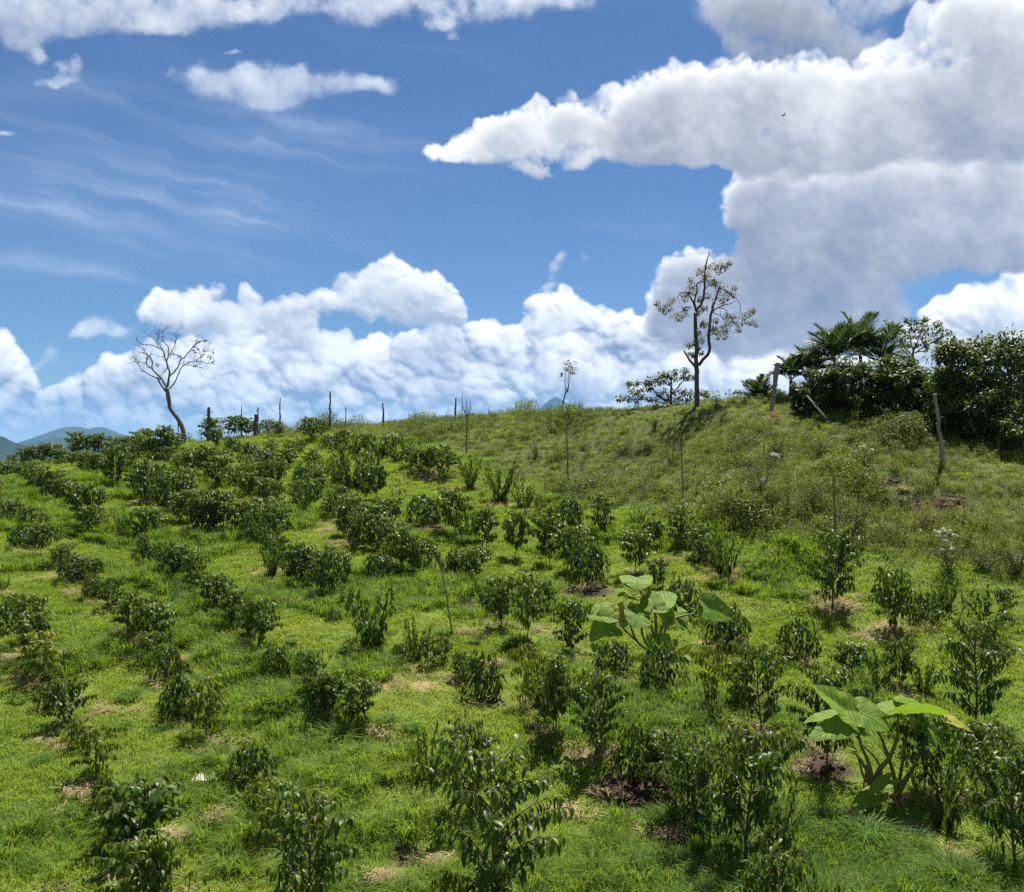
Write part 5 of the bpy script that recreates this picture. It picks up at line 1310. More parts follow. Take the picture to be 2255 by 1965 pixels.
def pole_sapling():
    Y = 47.5; zoom, off = 8.228, (1150, 780); r = np.random.default_rng(4)
    foot = at(1237, 912, Y); zf = float(ground(foot.x, Y)); loc = (foot.x, Y, zf)
    root = empty('thin_sapling', loc); tag(root, 'thin bent sapling with a small tuft of leaves before the blue peak', 'tree')
    tr = smooth_line(px_line([(720,1090,14),(740,900,14),(770,760,13),(795,680,15)], Y, zoom, off), 3); tr[0, 2] = zf-0.1
    mobj('trunk', tubes('trunk', to_local([tr], loc), M['bark'], 6), root)
    for b in ([(800,690,18),(825,640,15),(840,570,11),(830,500,6),(845,350,5),(850,180,3)], [(795,670,12),(785,610,8),(775,500,6),(785,350,4),(800,180,2)], [(850,520,5),(870,400,4),(880,250,3),(920,180,2)]):
        ln = smooth_line(px_line(b, Y, zoom, off, yl=(0, r.normal(0, 0.1))), 3)
        mobj('branch', tubes('branch', to_local([ln], loc), M['bark'], 5), root)
    cs = []
    for (a, b, q) in ((800,160,40),(850,150,45),(860,210,45),(900,240,40),(970,160,35),(830,280,35),(870,320,40),(950,280,30),(700,340,25),(720,380,20),(790,260,25),(910,340,30)):
        p = at(off[0]+a/zoom, off[1]+b/zoom, Y+r.normal(0, 0.08)); cs.append((p.x-loc[0], p.y-loc[1], p.z-loc[2], q/zoom/FPX*Y))
    tag(mobj('foliage', leaves_mesh('foliage', clump_leaves(r, cs, 14, 0.13, 0.5, 0.3), M['sparse_leaf']), root), kind='stuff')
pole_sapling()

def spreading_tree(name, label, foot, Y, limbs, clumps, leaf, n, mat, seed, zoom, off, bark='bark', tone=0.4, ch=1.0, dsp=0.5, trunk_r=None):
    r = np.random.default_rng(seed)
    f = at(foot[0], foot[1], Y); zf = float(ground(f.x, Y)); loc = (f.x, Y, zf)
    root = empty(name, loc); tag(root, label, 'tree')
    tw_all = []
    for k, b in enumerate(limbs):
        ln = smooth_line(px_line(b, Y, zoom, off, yl=(0, 0 if k == 0 else r.normal(0, dsp))), 3, 0.01, r)
        if k == 0: ln[0, 2] = zf-0.15
        mobj('trunk' if k == 0 else 'branch', tubes('limb', to_local([ln], loc), M[bark], 6), root)
        tw, tp = twiggy(r, ln, 6, 0.4, 2, 1.0, 0.1, 0.008, 0.35)
        if k: tw_all += tw
    if tw_all: tag(mobj('twigs', tubes('twigs', to_local(tw_all, loc), M[bark], 4), root), kind='stuff')
    cs = []
    for (a, b, q) in clumps:
        for k in range(2):
            p = at(off[0]+a/zoom, off[1]+b/zoom, Y+r.normal(0, dsp)); cs.append((p.x-loc[0]+r.normal(0, 0.03), p.y-loc[1], p.z-loc[2]+r.normal(0, 0.02), q/zoom/FPX*Y*ch))
    tag(mobj('foliage', leaves_mesh('foliage', clump_leaves(r, cs, n, leaf, tone, 0.15), M[mat]), root), kind='stuff')
# low spreading tree left of the tall one
spreading_tree('spreading_tree', 'low spreading green tree left of the tall thin tree', (1478, 900), 44.5,
 [[(585,540,16),(580,480,14),(585,400,12),(585,330,10),(585,250,7)],[(580,470,9),(500,450,8),(440,400,7),(400,350,6),(330,300,4),(250,280,3)],[(590,410,8),(640,350,7),(690,290,6),(740,230,5),(790,220,3)],[(560,490,7),(470,430,6),(430,380,4)],[(585,330,6),(520,290,5),(480,240,4)],[(600,480,6),(690,420,5),(780,400,4),(900,390,3)],[(540,500,8),(400,470,6),(280,460,4),(120,450,3)]],
 [(60,450,40),(110,440,45),(165,455,40),(150,290,30),(190,300,40),(240,290,35),(180,370,40),(220,390,35),(270,360,40),(330,290,50),(380,270,50),(430,240,50),(360,330,45),(320,360,40),(290,420,35),(480,210,50),(530,200,50),(580,210,50),(620,240,45),(500,260,45),(560,280,45),(460,290,40),(640,180,30),(710,170,30),(740,160,28),(700,230,30),(750,240,30),(800,240,28),(520,370,45),(480,400,40),(560,420,40),(620,380,40),(690,370,45),(740,390,45),(790,400,45),(840,380,40),(700,440,40),(640,450,45),(900,390,35),(940,410,25),(530,450,40),(420,450,40),(350,460,35),(250,470,35),(760,450,35)],
 0.15, 26, 'tree_leaf', 21, 4.571, (1350, 780), tone=0.55, dsp=0.35)
# airy tree behind the thicket
spreading_tree('airy_tree', 'airy round crowned tree standing above the dark thicket', (2010, 850), 43.0,
 [[(1060,640,12),(1055,500,11),(1060,420,10),(1075,350,8)],[(1060,420,7),(1010,380,6),(960,320,5),(910,270,4),(870,190,3)],[(1070,400,7),(1050,320,6),(1030,240,5),(1040,150,3)],[(1080,400,7),(1150,350,6),(1230,310,5),(1310,270,4),(1360,230,3)],[(1075,350,6),(1110,270,5),(1140,180,4)],[(1090,390,6),(1160,380,5),(1200,350,4)],[(1030,430,6),(1000,400,5),(940,340,4)]],
 [(850,130,30),(880,150,40),(920,170,40),(900,210,35),(950,200,30),(1000,100,25),(1030,110,40),(1080,110,45),(1040,170,45),(1090,180,45),(1130,120,45),(1160,90,25),(1150,170,45),(1200,170,45),(1190,220,40),(1250,150,45),(1290,130,40),(1310,170,40),(1260,210,40),(1310,230,40),(1350,220,40),(1375,230,30),(1250,270,35),(1200,280,35),(1140,240,40),(1080,250,40),(1020,240,40),(980,260,35),(940,280,30),(1020,320,30),(1100,320,35),(1150,300,35),(1000,200,35),(1180,330,25),(960,330,22),(1290,290,25)],
 0.14, 26, 'tree_leaf', 22, 4.073, (1750, 680), tone=0.45, dsp=0.35)

def thicket_tree(label, u, vb, vt, wpx, Y, seed, lobes=26, n=95, leaf=0.19, mat='tree_leaf', tone=0.42, name='thicket_tree', base=0.12, cat='tree'):
    """bushy broadleaf tree: several stems, many leaf lobes, gaps between them"""
    r = np.random.default_rng(seed)
    if Y is None: Y = hit(u, vb)[1]+wpx/FPX*31*0.25
    p = at(u, vb, Y); zf = float(ground(p.x, Y)); loc = (p.x, Y, zf)
    H = max(0.6, (CV-vt)/FPX*Y-zf); W = wpx/FPX*Y
    root = empty(name, loc, 0); tag(root, label, cat)
    cs = []; lines = []
    for k in range(lobes):
        a = r.random()*6.283; c = r.random()**0.8; z = H*(base+(0.93-base)*c)
        rad = W*0.5*(0.25+0.7*r.random()**0.6)*math.sqrt(max(0.06, 1-((c-0.38)/0.72)**2))
        q = H*(0.10+0.08*r.random())
        P = np.array((math.cos(a)*rad, math.sin(a)*rad, z))
        cs.append((*P, q))
        if k % 2 == 0: lines.append(smooth_line(np.array([(r.normal(0, 0.05), r.normal(0, 0.05), -0.1, 0.035), (*(P*np.array((0.3, 0.3, 0.45))+rv(r, 0.05)), 0.022), (*P, 0.008)]), 4))
    mobj('trunk', tubes('trunk', [(lines[0][:, :3], lines[0][:, 3])], M['bark'], 6), root)
    for l in lines[1:9]: mobj('branch', tubes('branch', [(l[:, :3], l[:, 3])], M['bark'], 5), root)
    tag(mobj('foliage', leaves_mesh('foliage', clump_leaves(r, cs, n, leaf, tone, 0.45, 0.40, 0.25), M[mat]), root), kind='stuff')
thicket_tree('tallest dark broadleaf tree of the thicket at the right edge', 2222, 965, 728, 200, None, 31, 60, 110)
thicket_tree('dark glossy tree left of the tallest thicket tree', 2118, 950, 752, 150, None, 32, 50, 105)
thicket_tree('dark thicket tree behind the curved pale post', 2045, 940, 800, 120, None, 33, 36, 100)
thicket_tree('bushy dark shrub tree below the airy tree', 1968, 925, 785, 130, None, 34, 40, 100, tone=0.48)
thicket_tree('dark shrub tree in front of the largest palm', 1885, 918, 790, 135, None, 35, 40, 100, tone=0.42)
thicket_tree('grey green shrub tree beside the leaning bleached pole', 1802, 915, 812, 110, None, 36, 34, 95, tone=0.4)
thicket_tree('low dark shrub left of the leaning bleached pole', 1775, 918, 888, 60, None, 37, 12, 80, name='thicket_shrub', cat='shrub')
thicket_tree('dark leafy shrub low at the right edge under the thicket', 2245, 1010, 905, 80, None, 38, 18, 90, 0.13, name='thicket_shrub', cat='shrub')
thicket_tree('tall dark thicket tree furthest right behind the others', 2270, 950, 770, 130, 39.0, 39, 26, 100)
thicket_tree('dark thicket tree filling the gap behind the bushy shrub tree', 2010, 930, 820, 110, 41.0, 40, 22, 95)

thicket_tree('dark thicket tree low in front at the right end of the thicket', 2185, 978, 850, 140, None, 41, 34, 95)
thicket_tree('dark bushy thicket tree low between post and right edge', 2105, 962, 850, 110, None, 42, 26, 95)
def frond_mesh(r, L, leaflets, ll, arch, stiff=0.35, wid=0.028):
    """arching feather frond: midrib with leaflets on both sides, in its own frame (out along +X, up +Z)"""
    t = np.linspace(0, 1, 14)
    mid = np.stack([L*(t*(1-0.25*arch*t)), 0*t, L*(0.75*t*(1-0.15*arch)-arch*0.85*t*t)], -1)
    LV = Leaves()
    for k in range(leaflets):
        q = 0.18+0.82*k/(leaflets-1); i = q*13; i0 = min(int(i), 12)
        P = mid[i0]+(mid[i0+1]-mid[i0])*(i-i0); d = unit(mid[i0+1]-mid[i0])
        for sg in (-1, 1):
            l = ll*math.sin(math.pi*(0.12+0.80*q))**0.6*(0.85+0.3*r.random())
            dd = d*(0.55+0.7*q*q)+np.array((0, sg*0.9, 0))+np.array((0, 0, stiff-0.25*r.random()))+rv(r, 0.06)
            LV.add(P, dd, np.array((0, 0, 1.0))+rv(r, 0.2), l, wid*(0.8+0.4*r.random())*1.6, 0.10+0.25*r.random(), 0.5, np.clip(0.35+0.25*q+r.normal(0, 0.15), 0, 1))
    return mid, LV.get()
def palm(label, u, vb, vc, Y, seed, fr=11, L=1.5, tilt=0.0, ll=0.55, arch=0.7, only=None, mat='palm'):
    """vc: pixel row of the heart of the crown"""
    r = np.random.default_rng(seed)
    p = at(u, vb, Y); zf = float(ground(p.x, Y)); loc = (p.x, Y, zf); hz = (CV-vc)/FPX*Y-zf
    root = empty('palm', loc); tag(root, label, 'palm')
    zs = np.linspace(-0.15, hz, 6); trunk = np.stack([tilt*zs*0.2, 0*zs, zs], -1)
    mobj('trunk', tubes('trunk', [(trunk, np.linspace(0.11, 0.08, 6))], M['bark'], 8), root)
    for k in range(fr):
        a = k*2.399+r.random()*0.3 if only is None else only[k % len(only)]
        mid, lv = frond_mesh(r, L*(0.8+0.35*r.random()), 42, ll, arch*(0.55+0.7*(k/fr)), 0.45)
        ca, sa = math.cos(a), math.sin(a); up = 0.85*(1-k/fr)
        Rm = np.array(((ca, -sa, 0), (sa, ca, 0), (0, 0, 1.0))) @ np.array(((math.cos(up), 0, -math.sin(up)), (0, 1, 0), (math.sin(up), 0, math.cos(up))))
        off = trunk[-1]
        for q in ('P',): lv[q] = lv[q] @ Rm.T+off
        for q in ('d', 'n'): lv[q] = lv[q] @ Rm.T
        f = mobj('frond', leaves_mesh('frond', lv, M[mat]), root)
        mobj('midrib', tubes('midrib', [(mid @ Rm.T+off, np.linspace(0.018, 0.005, 14))], M['twig'], 4), f)
palm('largest palm left of centre in the thicket with wide feather fronds', 1838, 900, 800, 39.0, 51, 13, 2.0, 0, 0.85, 0.7)
palm('tallest palm of the thicket with upright fronds', 1895, 900, 780, 40.0, 52, 13, 1.75, 0, 0.75, 0.6)
palm('palm right of the tallest palm with low arching fronds', 1940, 900, 805, 39.5, 53, 12, 1.8, 0, 0.8, 0.8)
palm('small palm just behind the leaning grey post', 1742, 895, 838, 40.0, 54, 11, 1.25, 0, 0.6, 0.75)
palm('short palm at the left end of the thicket', 1785, 895, 828, 40.5, 55, 11, 1.45, 0, 0.65, 0.7)
palm('low stemless palm fan rising from the grass left of the grey post', 1672, 895, 892, 41.5, 56, 12, 1.25, 0, 0.6, 0.5)

# =====================================================================================
# elephant ear plants
# =====================================================================================
def ear_mesh(L, W, r, fold=0.35, droop=0.35, wave=1.0, tone=0.3, yellow=0.0):
    """heart-shaped blade; stalk joins at the origin, tip along +Y, upper face +Z"""
    rows, cols = 18, 7
    V = []; UV = []; T = []; F = []
    ph = r.random(4)*6.28
    for sg in (-1, 1):
        o = len(V)
        for i in range(rows):
            q = i/(rows-1); y = -0.34+1.34*q
            if y < 0: xin = 0.20*math.sqrt(min(1, -y/0.34))*0.85; 
            else: xin = 0.0
            yy = (y+0.34)/1.34
            xout = 0.50*(max(0.0, math.sin(math.pi*min(1, yy**0.62)))**0.62)
            if y < 0: xout = max(xout, xin+0.01)
            for j in range(cols):
                c = j/(cols-1); x = xin+(xout-xin)*c
                ax = x*2
                z = fold*ax*0.5*L*0.5-droop*max(0, y)**2*L*0.55-droop*0.4*max(0, -y)*L*ax
                z += wave*0.022*L*ax*(math.sin(y*13+ph[0]+sg)+0.6*math.sin(y*23+ph[1]))+wave*0.010*L*math.sin(ax*9+ph[2])*math.sin(y*7+ph[3])
                z -= 0.10*L*ax*ax*wave*0.6
                V.append((sg*x*W*(1-0.12*fold), y*L, z)); UV.append((sg*x, y, 0))
                T.append(np.clip(tone+0.10*r.random()+yellow*max(0, ax-0.4), 0, 1))
        for i in range(rows-1):
            for j in range(cols-1):
                a = o+i*cols+j
                f = (a, a+1, a+cols+1, a+cols) if sg > 0 else (a, a+cols, a+cols+1, a+1)
                F.append(f)
    return mesh_np('leaf', np.array(V), [np.array(F)], M['taro'], tone=np.array(T), uvl=np.array(UV))
def ear_plant(label, foot, Y, zoom, off, leaves, stalks, dead, seed):
    r = np.random.default_rng(seed)
    p = at(foot[0], foot[1], Y); loc = np.array((p.x, Y, float(ground(p.x, Y))))
    root = empty('elephant_ear_plant', loc); tag(root, label, 'elephant ear')
    def P(a, b, d): return np.array(at(off[0]+a/zoom, off[1]+b/zoom, Y+d))-loc
    for (a0, b0, d0, a1, b1, d1, w, face, kw) in leaves:
        A = P(a0, b0, d0); T = P(a1, b1, d1); L = np.linalg.norm(T-A); y = unit(T-A)
        f = np.array(face, float); z = unit(f-(f@y)*y); x = np.cross(y, z)
        me = ear_mesh(L, w/zoom/FPX*Y, r, **kw)
        o = mobj('leaf', me, root)
        o.matrix_basis = Matrix(((x[0], y[0], z[0], A[0]), (x[1], y[1], z[1], A[1]), (x[2], y[2], z[2], A[2]), (0, 0, 0, 1)))
    for (pts, r0, r1, mat) in stalks:
        ln = smooth_line(np.array([P(a, b, d) for a, b, d in pts]), 4)
        mobj('stalk', tubes('stalk', [(ln, np.linspace(r0, r1, len(ln)))], M[mat], 7), root)
    for (a, b, d) in dead:
        A = P(a, b, d); lines = []
        q = A+np.array((r.normal(0, 0.1), r.normal(0, 0.1)-0.05, 0.05)); q2 = q+np.array((r.normal(0, 0.14), r.normal(-0.05, 0.1), -0.12))
        mobj('dry_sheath', tubes('dry_sheath', [(smooth_line(np.array([A, q, q2]), 4), np.linspace(0.02, 0.008, 9))], M['petiole_dry'], 5), root)
UPF = (0, -0.35, 1)
ear_plant('elephant ear plant with big folded leaves at lower right', (1950, 1772), hit(1950, 1772)[1], 3.48, (1700, 1450),
 [(640,470,0.0, 340,190,0.15, 330, (0.75,-0.75,0.35), dict(fold=0.7, droop=0.25, tone=0.45, wave=1.1)),
  (660,400,0.05, 915,520,-0.15, 330, (-0.2,-0.45,1), dict(fold=0.3, droop=0.35, tone=0.15)),
  (590,510,-0.1, 295,575,-0.35, 235, (0.1,-0.5,1), dict(fold=0.25, droop=0.35, tone=0.2)),
  (500,450,0.25, 235,460,0.35, 230, (0.1,-0.1,1), dict(fold=0.55, droop=0.3, tone=0.5)),
  (960,420,-0.05, 1345,360,0.0, 340, (0.1,0.55,0.9), dict(fold=0.45, droop=0.35, tone=0.25, wave=1.3)),
  (975,400,0.2, 795,340,0.35, 270, (-0.1,-0.2,1), dict(fold=0.35, droop=0.3, tone=0.25)),
  (1040,350,0.35, 1200,330,0.7, 240, (0.0,-0.4,1), dict(fold=0.3, droop=0.3, tone=0.25)),
  (1290,450,0.3, 1535,510,0.1, 150, (0.0,-0.3,1), dict(fold=0.3, droop=0.5, tone=0.9, yellow=0.3)),
  (1110,470,0.3, 1170,560,0.1, 190, (0.3,-0.5,1), dict(fold=0.3, droop=0.4, tone=0.8, yellow=0.3)),
  (1200,520,0.1, 1450,760,-0.1, 260, (0.2,-0.6,0.8), dict(fold=0.4, droop=0.4, tone=0.12)),
  (905,930,-0.3, 740,1010,-0.55, 130, (0.1,-0.3,1), dict(fold=0.4, droop=0.4, tone=0.4)),
  (800,1040,-0.35, 610,1140,-0.6, 170, (0.1,-0.4,1), dict(fold=0.3, droop=0.3, tone=0.25)),
  (790,590,0.4, 880,720,0.2, 120, (0.4,-0.6,0.6), dict(fold=0.5, droop=0.4, tone=0.3)),
  (620,690,0.1, 560,670,0.1, 60, (0.4,-0.6,0.6), dict(fold=0.8, droop=0.1, tone=0.6)),
  (930,730,0.3, 990,760,0.15, 90, (0.2,-0.5,1), dict(fold=0.4, droop=0.4, tone=0.5))],
 [([(775,985,0),(740,800,0),(680,660,0.02),(640,480,0.0)], 0.040, 0.014, 'petiole'), ([(750,985,0.02),(720,850,0),(650,740,0.05),(600,690,0.1)], 0.034, 0.012, 'petiole'),
  ([(785,970,0),(820,860,0),(900,760,0),(960,600,0),(965,425,0)], 0.048, 0.014, 'petiole'), ([(955,1060,0),(930,880,0.05),(870,700,0.1),(820,580,0.1),(670,410,0.05)], 0.036, 0.012, 'petiole'),
  ([(965,1060,-0.02),(1010,940,0),(1060,870,0.05),(1150,700,0.1),(1205,525,0.1)], 0.038, 0.012, 'petiole'), ([(790,960,0.05),(840,880,0.1),(790,760,0.1),(690,660,0.1),(595,520,-0.1)], 0.024, 0.010, 'petiole'),
  ([(760,980,0.03),(700,900,0.1),(640,700,0.2),(510,455,0.25)], 0.026, 0.010, 'petiole'), ([(960,1050,0.1),(1000,800,0.2),(1030,600,0.3),(1050,360,0.35)], 0.028, 0.011, 'petiole'),
  ([(970,1050,0.05),(1080,850,0.2),(1200,600,0.3),(1290,455,0.3)], 0.026, 0.010, 'petiole'), ([(760,1000,-0.02),(840,970,-0.2),(905,930,-0.3)], 0.020, 0.008, 'petiole'), ([(770,1040,-0.05),(790,1030,-0.2),(800,1040,-0.35)], 0.018, 0.008, 'petiole'),
  ([(755,1110,0.02),(760,1040,0),(772,960,0)], 0.075, 0.055, 'petiole'), ([(965,1170,0.02),(962,1110,0),(960,1040,0)], 0.075, 0.050, 'petiole'),
  ([(890,1060,-0.05),(930,1050,-0.1),(945,1110,-0.15)], 0.022, 0.014, 'petiole_dry'), ([(1010,1060,0),(980,1080,-0.1),(990,1140,-0.15)], 0.022, 0.012, 'petiole_dry'), ([(1000,1080,0),(1120,1090,0.05),(1330,1130,0.1)], 0.014, 0.008, 'petiole_dry'), ([(700,990,0),(720,880,0.0),(735,820,0)], 0.014, 0.02, 'petiole_dry')],
 [(900,1070,-0.1),(930,1090,-0.1),(1000,1070,-0.1),(760,1050,-0.1)], 61)
ear_plant('elephant ear plant with many broad leaves in mid slope', (1444, 1452), hit(1444, 1452)[1], 4.114, (1200, 1180),
 [(840,450,0.3, 680,345,0.6, 240, (0.0,-0.3,1), dict(fold=0.35, droop=0.2, tone=0.3)), (850,450,0.3, 965,345,0.6, 200, (0.0,-0.3,1), dict(fold=0.4, droop=0.2, tone=0.35)), (840,410,0.25, 840,480,0.0, 250, (0,-0.5,1), dict(fold=0.2, droop=0.3, tone=0.45)),
  (990,630,0.0, 1180,500,0.35, 330, (-0.2,-0.6,1), dict(fold=0.45, droop=0.2, tone=0.15)), (985,640,-0.1, 960,480,0.3, 220, (-0.2,-0.9,0.6), dict(fold=0.2, droop=0.2, tone=0.12)),
  (855,720,-0.2, 800,810,-0.5, 290, (0.1,-0.8,0.8), dict(fold=0.25, droop=0.3, tone=0.1)), (860,700,-0.15, 830,605,0.1, 260, (0.0,-0.7,0.9), dict(fold=0.3, droop=0.2, tone=0.15)),
  (605,700,0.1, 355,690,0.1, 290, (0.1,-0.55,0.9), dict(fold=0.35, droop=0.25, tone=0.35)), (610,720,0.0, 410,930,-0.35, 250, (0.2,-0.6,1), dict(fold=0.3, droop=0.35, tone=0.4)),
  (730,650,0.05, 700,820,-0.3, 210, (-0.2,-0.5,1), dict(fold=0.2, droop=0.35, tone=0.85, yellow=0.25)), (720,530,0.3, 650,540,0.3, 150, (0,-0.1,1), dict(fold=0.5, droop=0.3, tone=0.4)), (750,560,0.25, 860,570,0.2, 150, (0,0.4,1), dict(fold=0.3, droop=0.4, tone=0.55)),
  (1460,640,0.1, 1715,735,0.1, 290, (-0.1,-0.75,0.6), dict(fold=0.5, droop=0.15, tone=0.05, wave=0.7)), (1440,650,0.15, 1380,515,0.3, 170, (0.8,-0.5,0.4), dict(fold=0.6, droop=0.15, tone=0.25)),
  (1190,690,0.2, 1270,830,-0.1, 220, (0.2,-0.5,1), dict(fold=0.4, droop=0.4, tone=0.35)), (1080,690,0.2, 1140,800,0.0, 170, (0.2,-0.4,1), dict(fold=0.3, droop=0.4, tone=0.6)), (1250,790,0.1, 1340,870,-0.1, 130, (0.2,-0.5,1), dict(fold=0.4, droop=0.4, tone=0.3)),
  (1010,1010,-0.1, 920,880,0.0, 130, (-0.5,-0.7,0.5), dict(fold=0.7, droop=0.1, tone=0.4)), (1020,1010,-0.1, 1130,890,0.0, 190, (0.3,-0.8,0.5), dict(fold=0.4, droop=0.2, tone=0.2)), (1140,1010,-0.1, 1195,935,0.0, 110, (-0.4,-0.8,0.4), dict(fold=0.6, droop=0.1, tone=0.4)), (1230,1100,-0.1, 1345,985,0.0, 130, (0.2,-0.8,0.5), dict(fold=0.5, droop=0.2, tone=0.85)),
  (450,990,-0.2, 450,1060,-0.35, 75, (0,-0.8,0.6), dict(fold=0.3, droop=0.2, tone=0.7)), (580,870,0.0, 700,880,-0.2, 190, (0.1,-0.5,1), dict(fold=0.3, droop=0.4, tone=0.5)), (1250,1100,-0.15, 1350,1130,-0.3, 90, (0.1,-0.5,1), dict(fold=0.3, droop=0.4, tone=0.6))],
 [([(1015,1090,0),(1010,950,0),(1005,780,0),(990,640,0)], 0.055, 0.022, 'petiole'), ([(1030,1080,0.02),(1050,860,0),(1150,760,0.05),(1280,720,0.1),(1450,690,0.1)], 0.040, 0.014, 'petiole'), ([(1000,1080,0),(900,940,0),(870,820,-0.1),(855,725,-0.2)], 0.035, 0.014, 'petiole'),
  ([(990,1080,0.05),(840,960,0.05),(780,830,0.05),(730,655,0.05)], 0.036, 0.013, 'petiole'), ([(980,1080,0.1),(830,950,0.1),(700,830,0.1),(610,705,0.1)], 0.036, 0.013, 'petiole'), ([(1020,1060,0.1),(960,800,0.2),(900,600,0.3),(845,450,0.3)], 0.034, 0.013, 'petiole'),
  ([(1030,1080,0.1),(1090,850,0.15),(1190,695,0.2)], 0.030, 0.012, 'petiole'), ([(1020,1080,0),(1015,1040,-0.1),(1015,1005,-0.1)], 0.030, 0.012, 'petiole'), ([(1060,1090,0),(1120,1060,-0.1),(1140,1010,-0.1)], 0.024, 0.010, 'petiole_dry'), ([(1060,1100,0),(1150,1110,-0.1),(1230,1100,-0.1)], 0.022, 0.010, 'petiole'), ([(1010,1160,0.02),(1012,1100,0)], 0.085, 0.06, 'petiole')],
 [(1000,1100,-0.1),(1060,1110,-0.1)], 62)

# =====================================================================================
# tufts of long grass, weed clumps, flowers
# =====================================================================================
TUFT = [(170,1800,92),(60,1915,90),(285,1545,92),(265,1610,66),(395,1705,62),(560,1592,80),(350,1612,44),(1905,1852,200),(1525,1950,110),(1745,1812,110),(1405,1930,110),(865,1465,84),(1130,1428,76),(805,1480,84),(850,1592,72),(905,1612,70),(1532,1238,56),(1765,1318,62),(1925,1462,84),(980,1400,66),(40,1550,60),(1025,1930,80),
        (2100,1990,110),(360,1395,50),(300,1215,44),(660,1168,52),(1140,1120,44),(565,1060,34),(215,1082,34),(720,1235,56),(1390,1145,44),(2190,1830,70),(640,1420,50),(760,1440,60),(1045,1420,50),(1350,1395,56),(90,1680,70),(1680,1250,50),(1600,1900,80)]
def tuft_words():
    marks = [('the lower elephant ear plant', 1950, 1740), ('the upper elephant ear plant', 1440, 1420), ('the pale dead leaf', 440, 1725), ('the lower left corner', 0, 1965), ('the lower right corner', 2255, 1965), ('the white flowering weed', 2075, 1190), ('the bare leafless tree', 400, 950), ('the very wide vase coffee bush', 820, 1360), ('the left photo edge', 0, 1500), ('the stake by dark weeds', 1850, 1140), ('the tall leaning stake mid slope', 985, 1330), ('the bottom edge centre', 1127, 1965)]
    best = {}
    for nm, a, b in marks:
        for n, (d, i) in enumerate(sorted((math.hypot(t[0]-a, t[1]-b), i) for i, t in enumerate(TUFT))[:6]):
            if i not in best or n+d/600 < best[i][0]: best[i] = (n+d/600, 'tuft of long dark green grass, '+ORD[n]+' to '+nm)
    return [best[i][1] if i in best else 'tuft of long dark green grass between the coffee rows, photo column %d' % TUFT[i][0] for i in range(len(TUFT))]
def build_tufts():
    r = np.random.default_rng(12)
    var = [blade_mesh('tuft', np.random.default_rng(600+k), 300, 0.30, 0.40, 1.0, 0.022, 1.15, M['tuft'], 0.45) for k in range(4)]
    labs = tuft_words()
    for (u, v, w), lab in zip(TUFT, labs):
        x, y, z = hit(u, min(v, 1963)); s = w/FPX*y*0.58
        o = mobj('grass_tuft', var[int(r.integers(4))]); o.location = (x, y, z); o.scale = (s*1.05, s*1.05, s*(0.62+0.2*r.random())); o.rotation_euler = (0, 0, r.random()*6.28)
        tag(o, lab, 'grass tuft', 'tufts of long grass in the turf')
build_tufts()

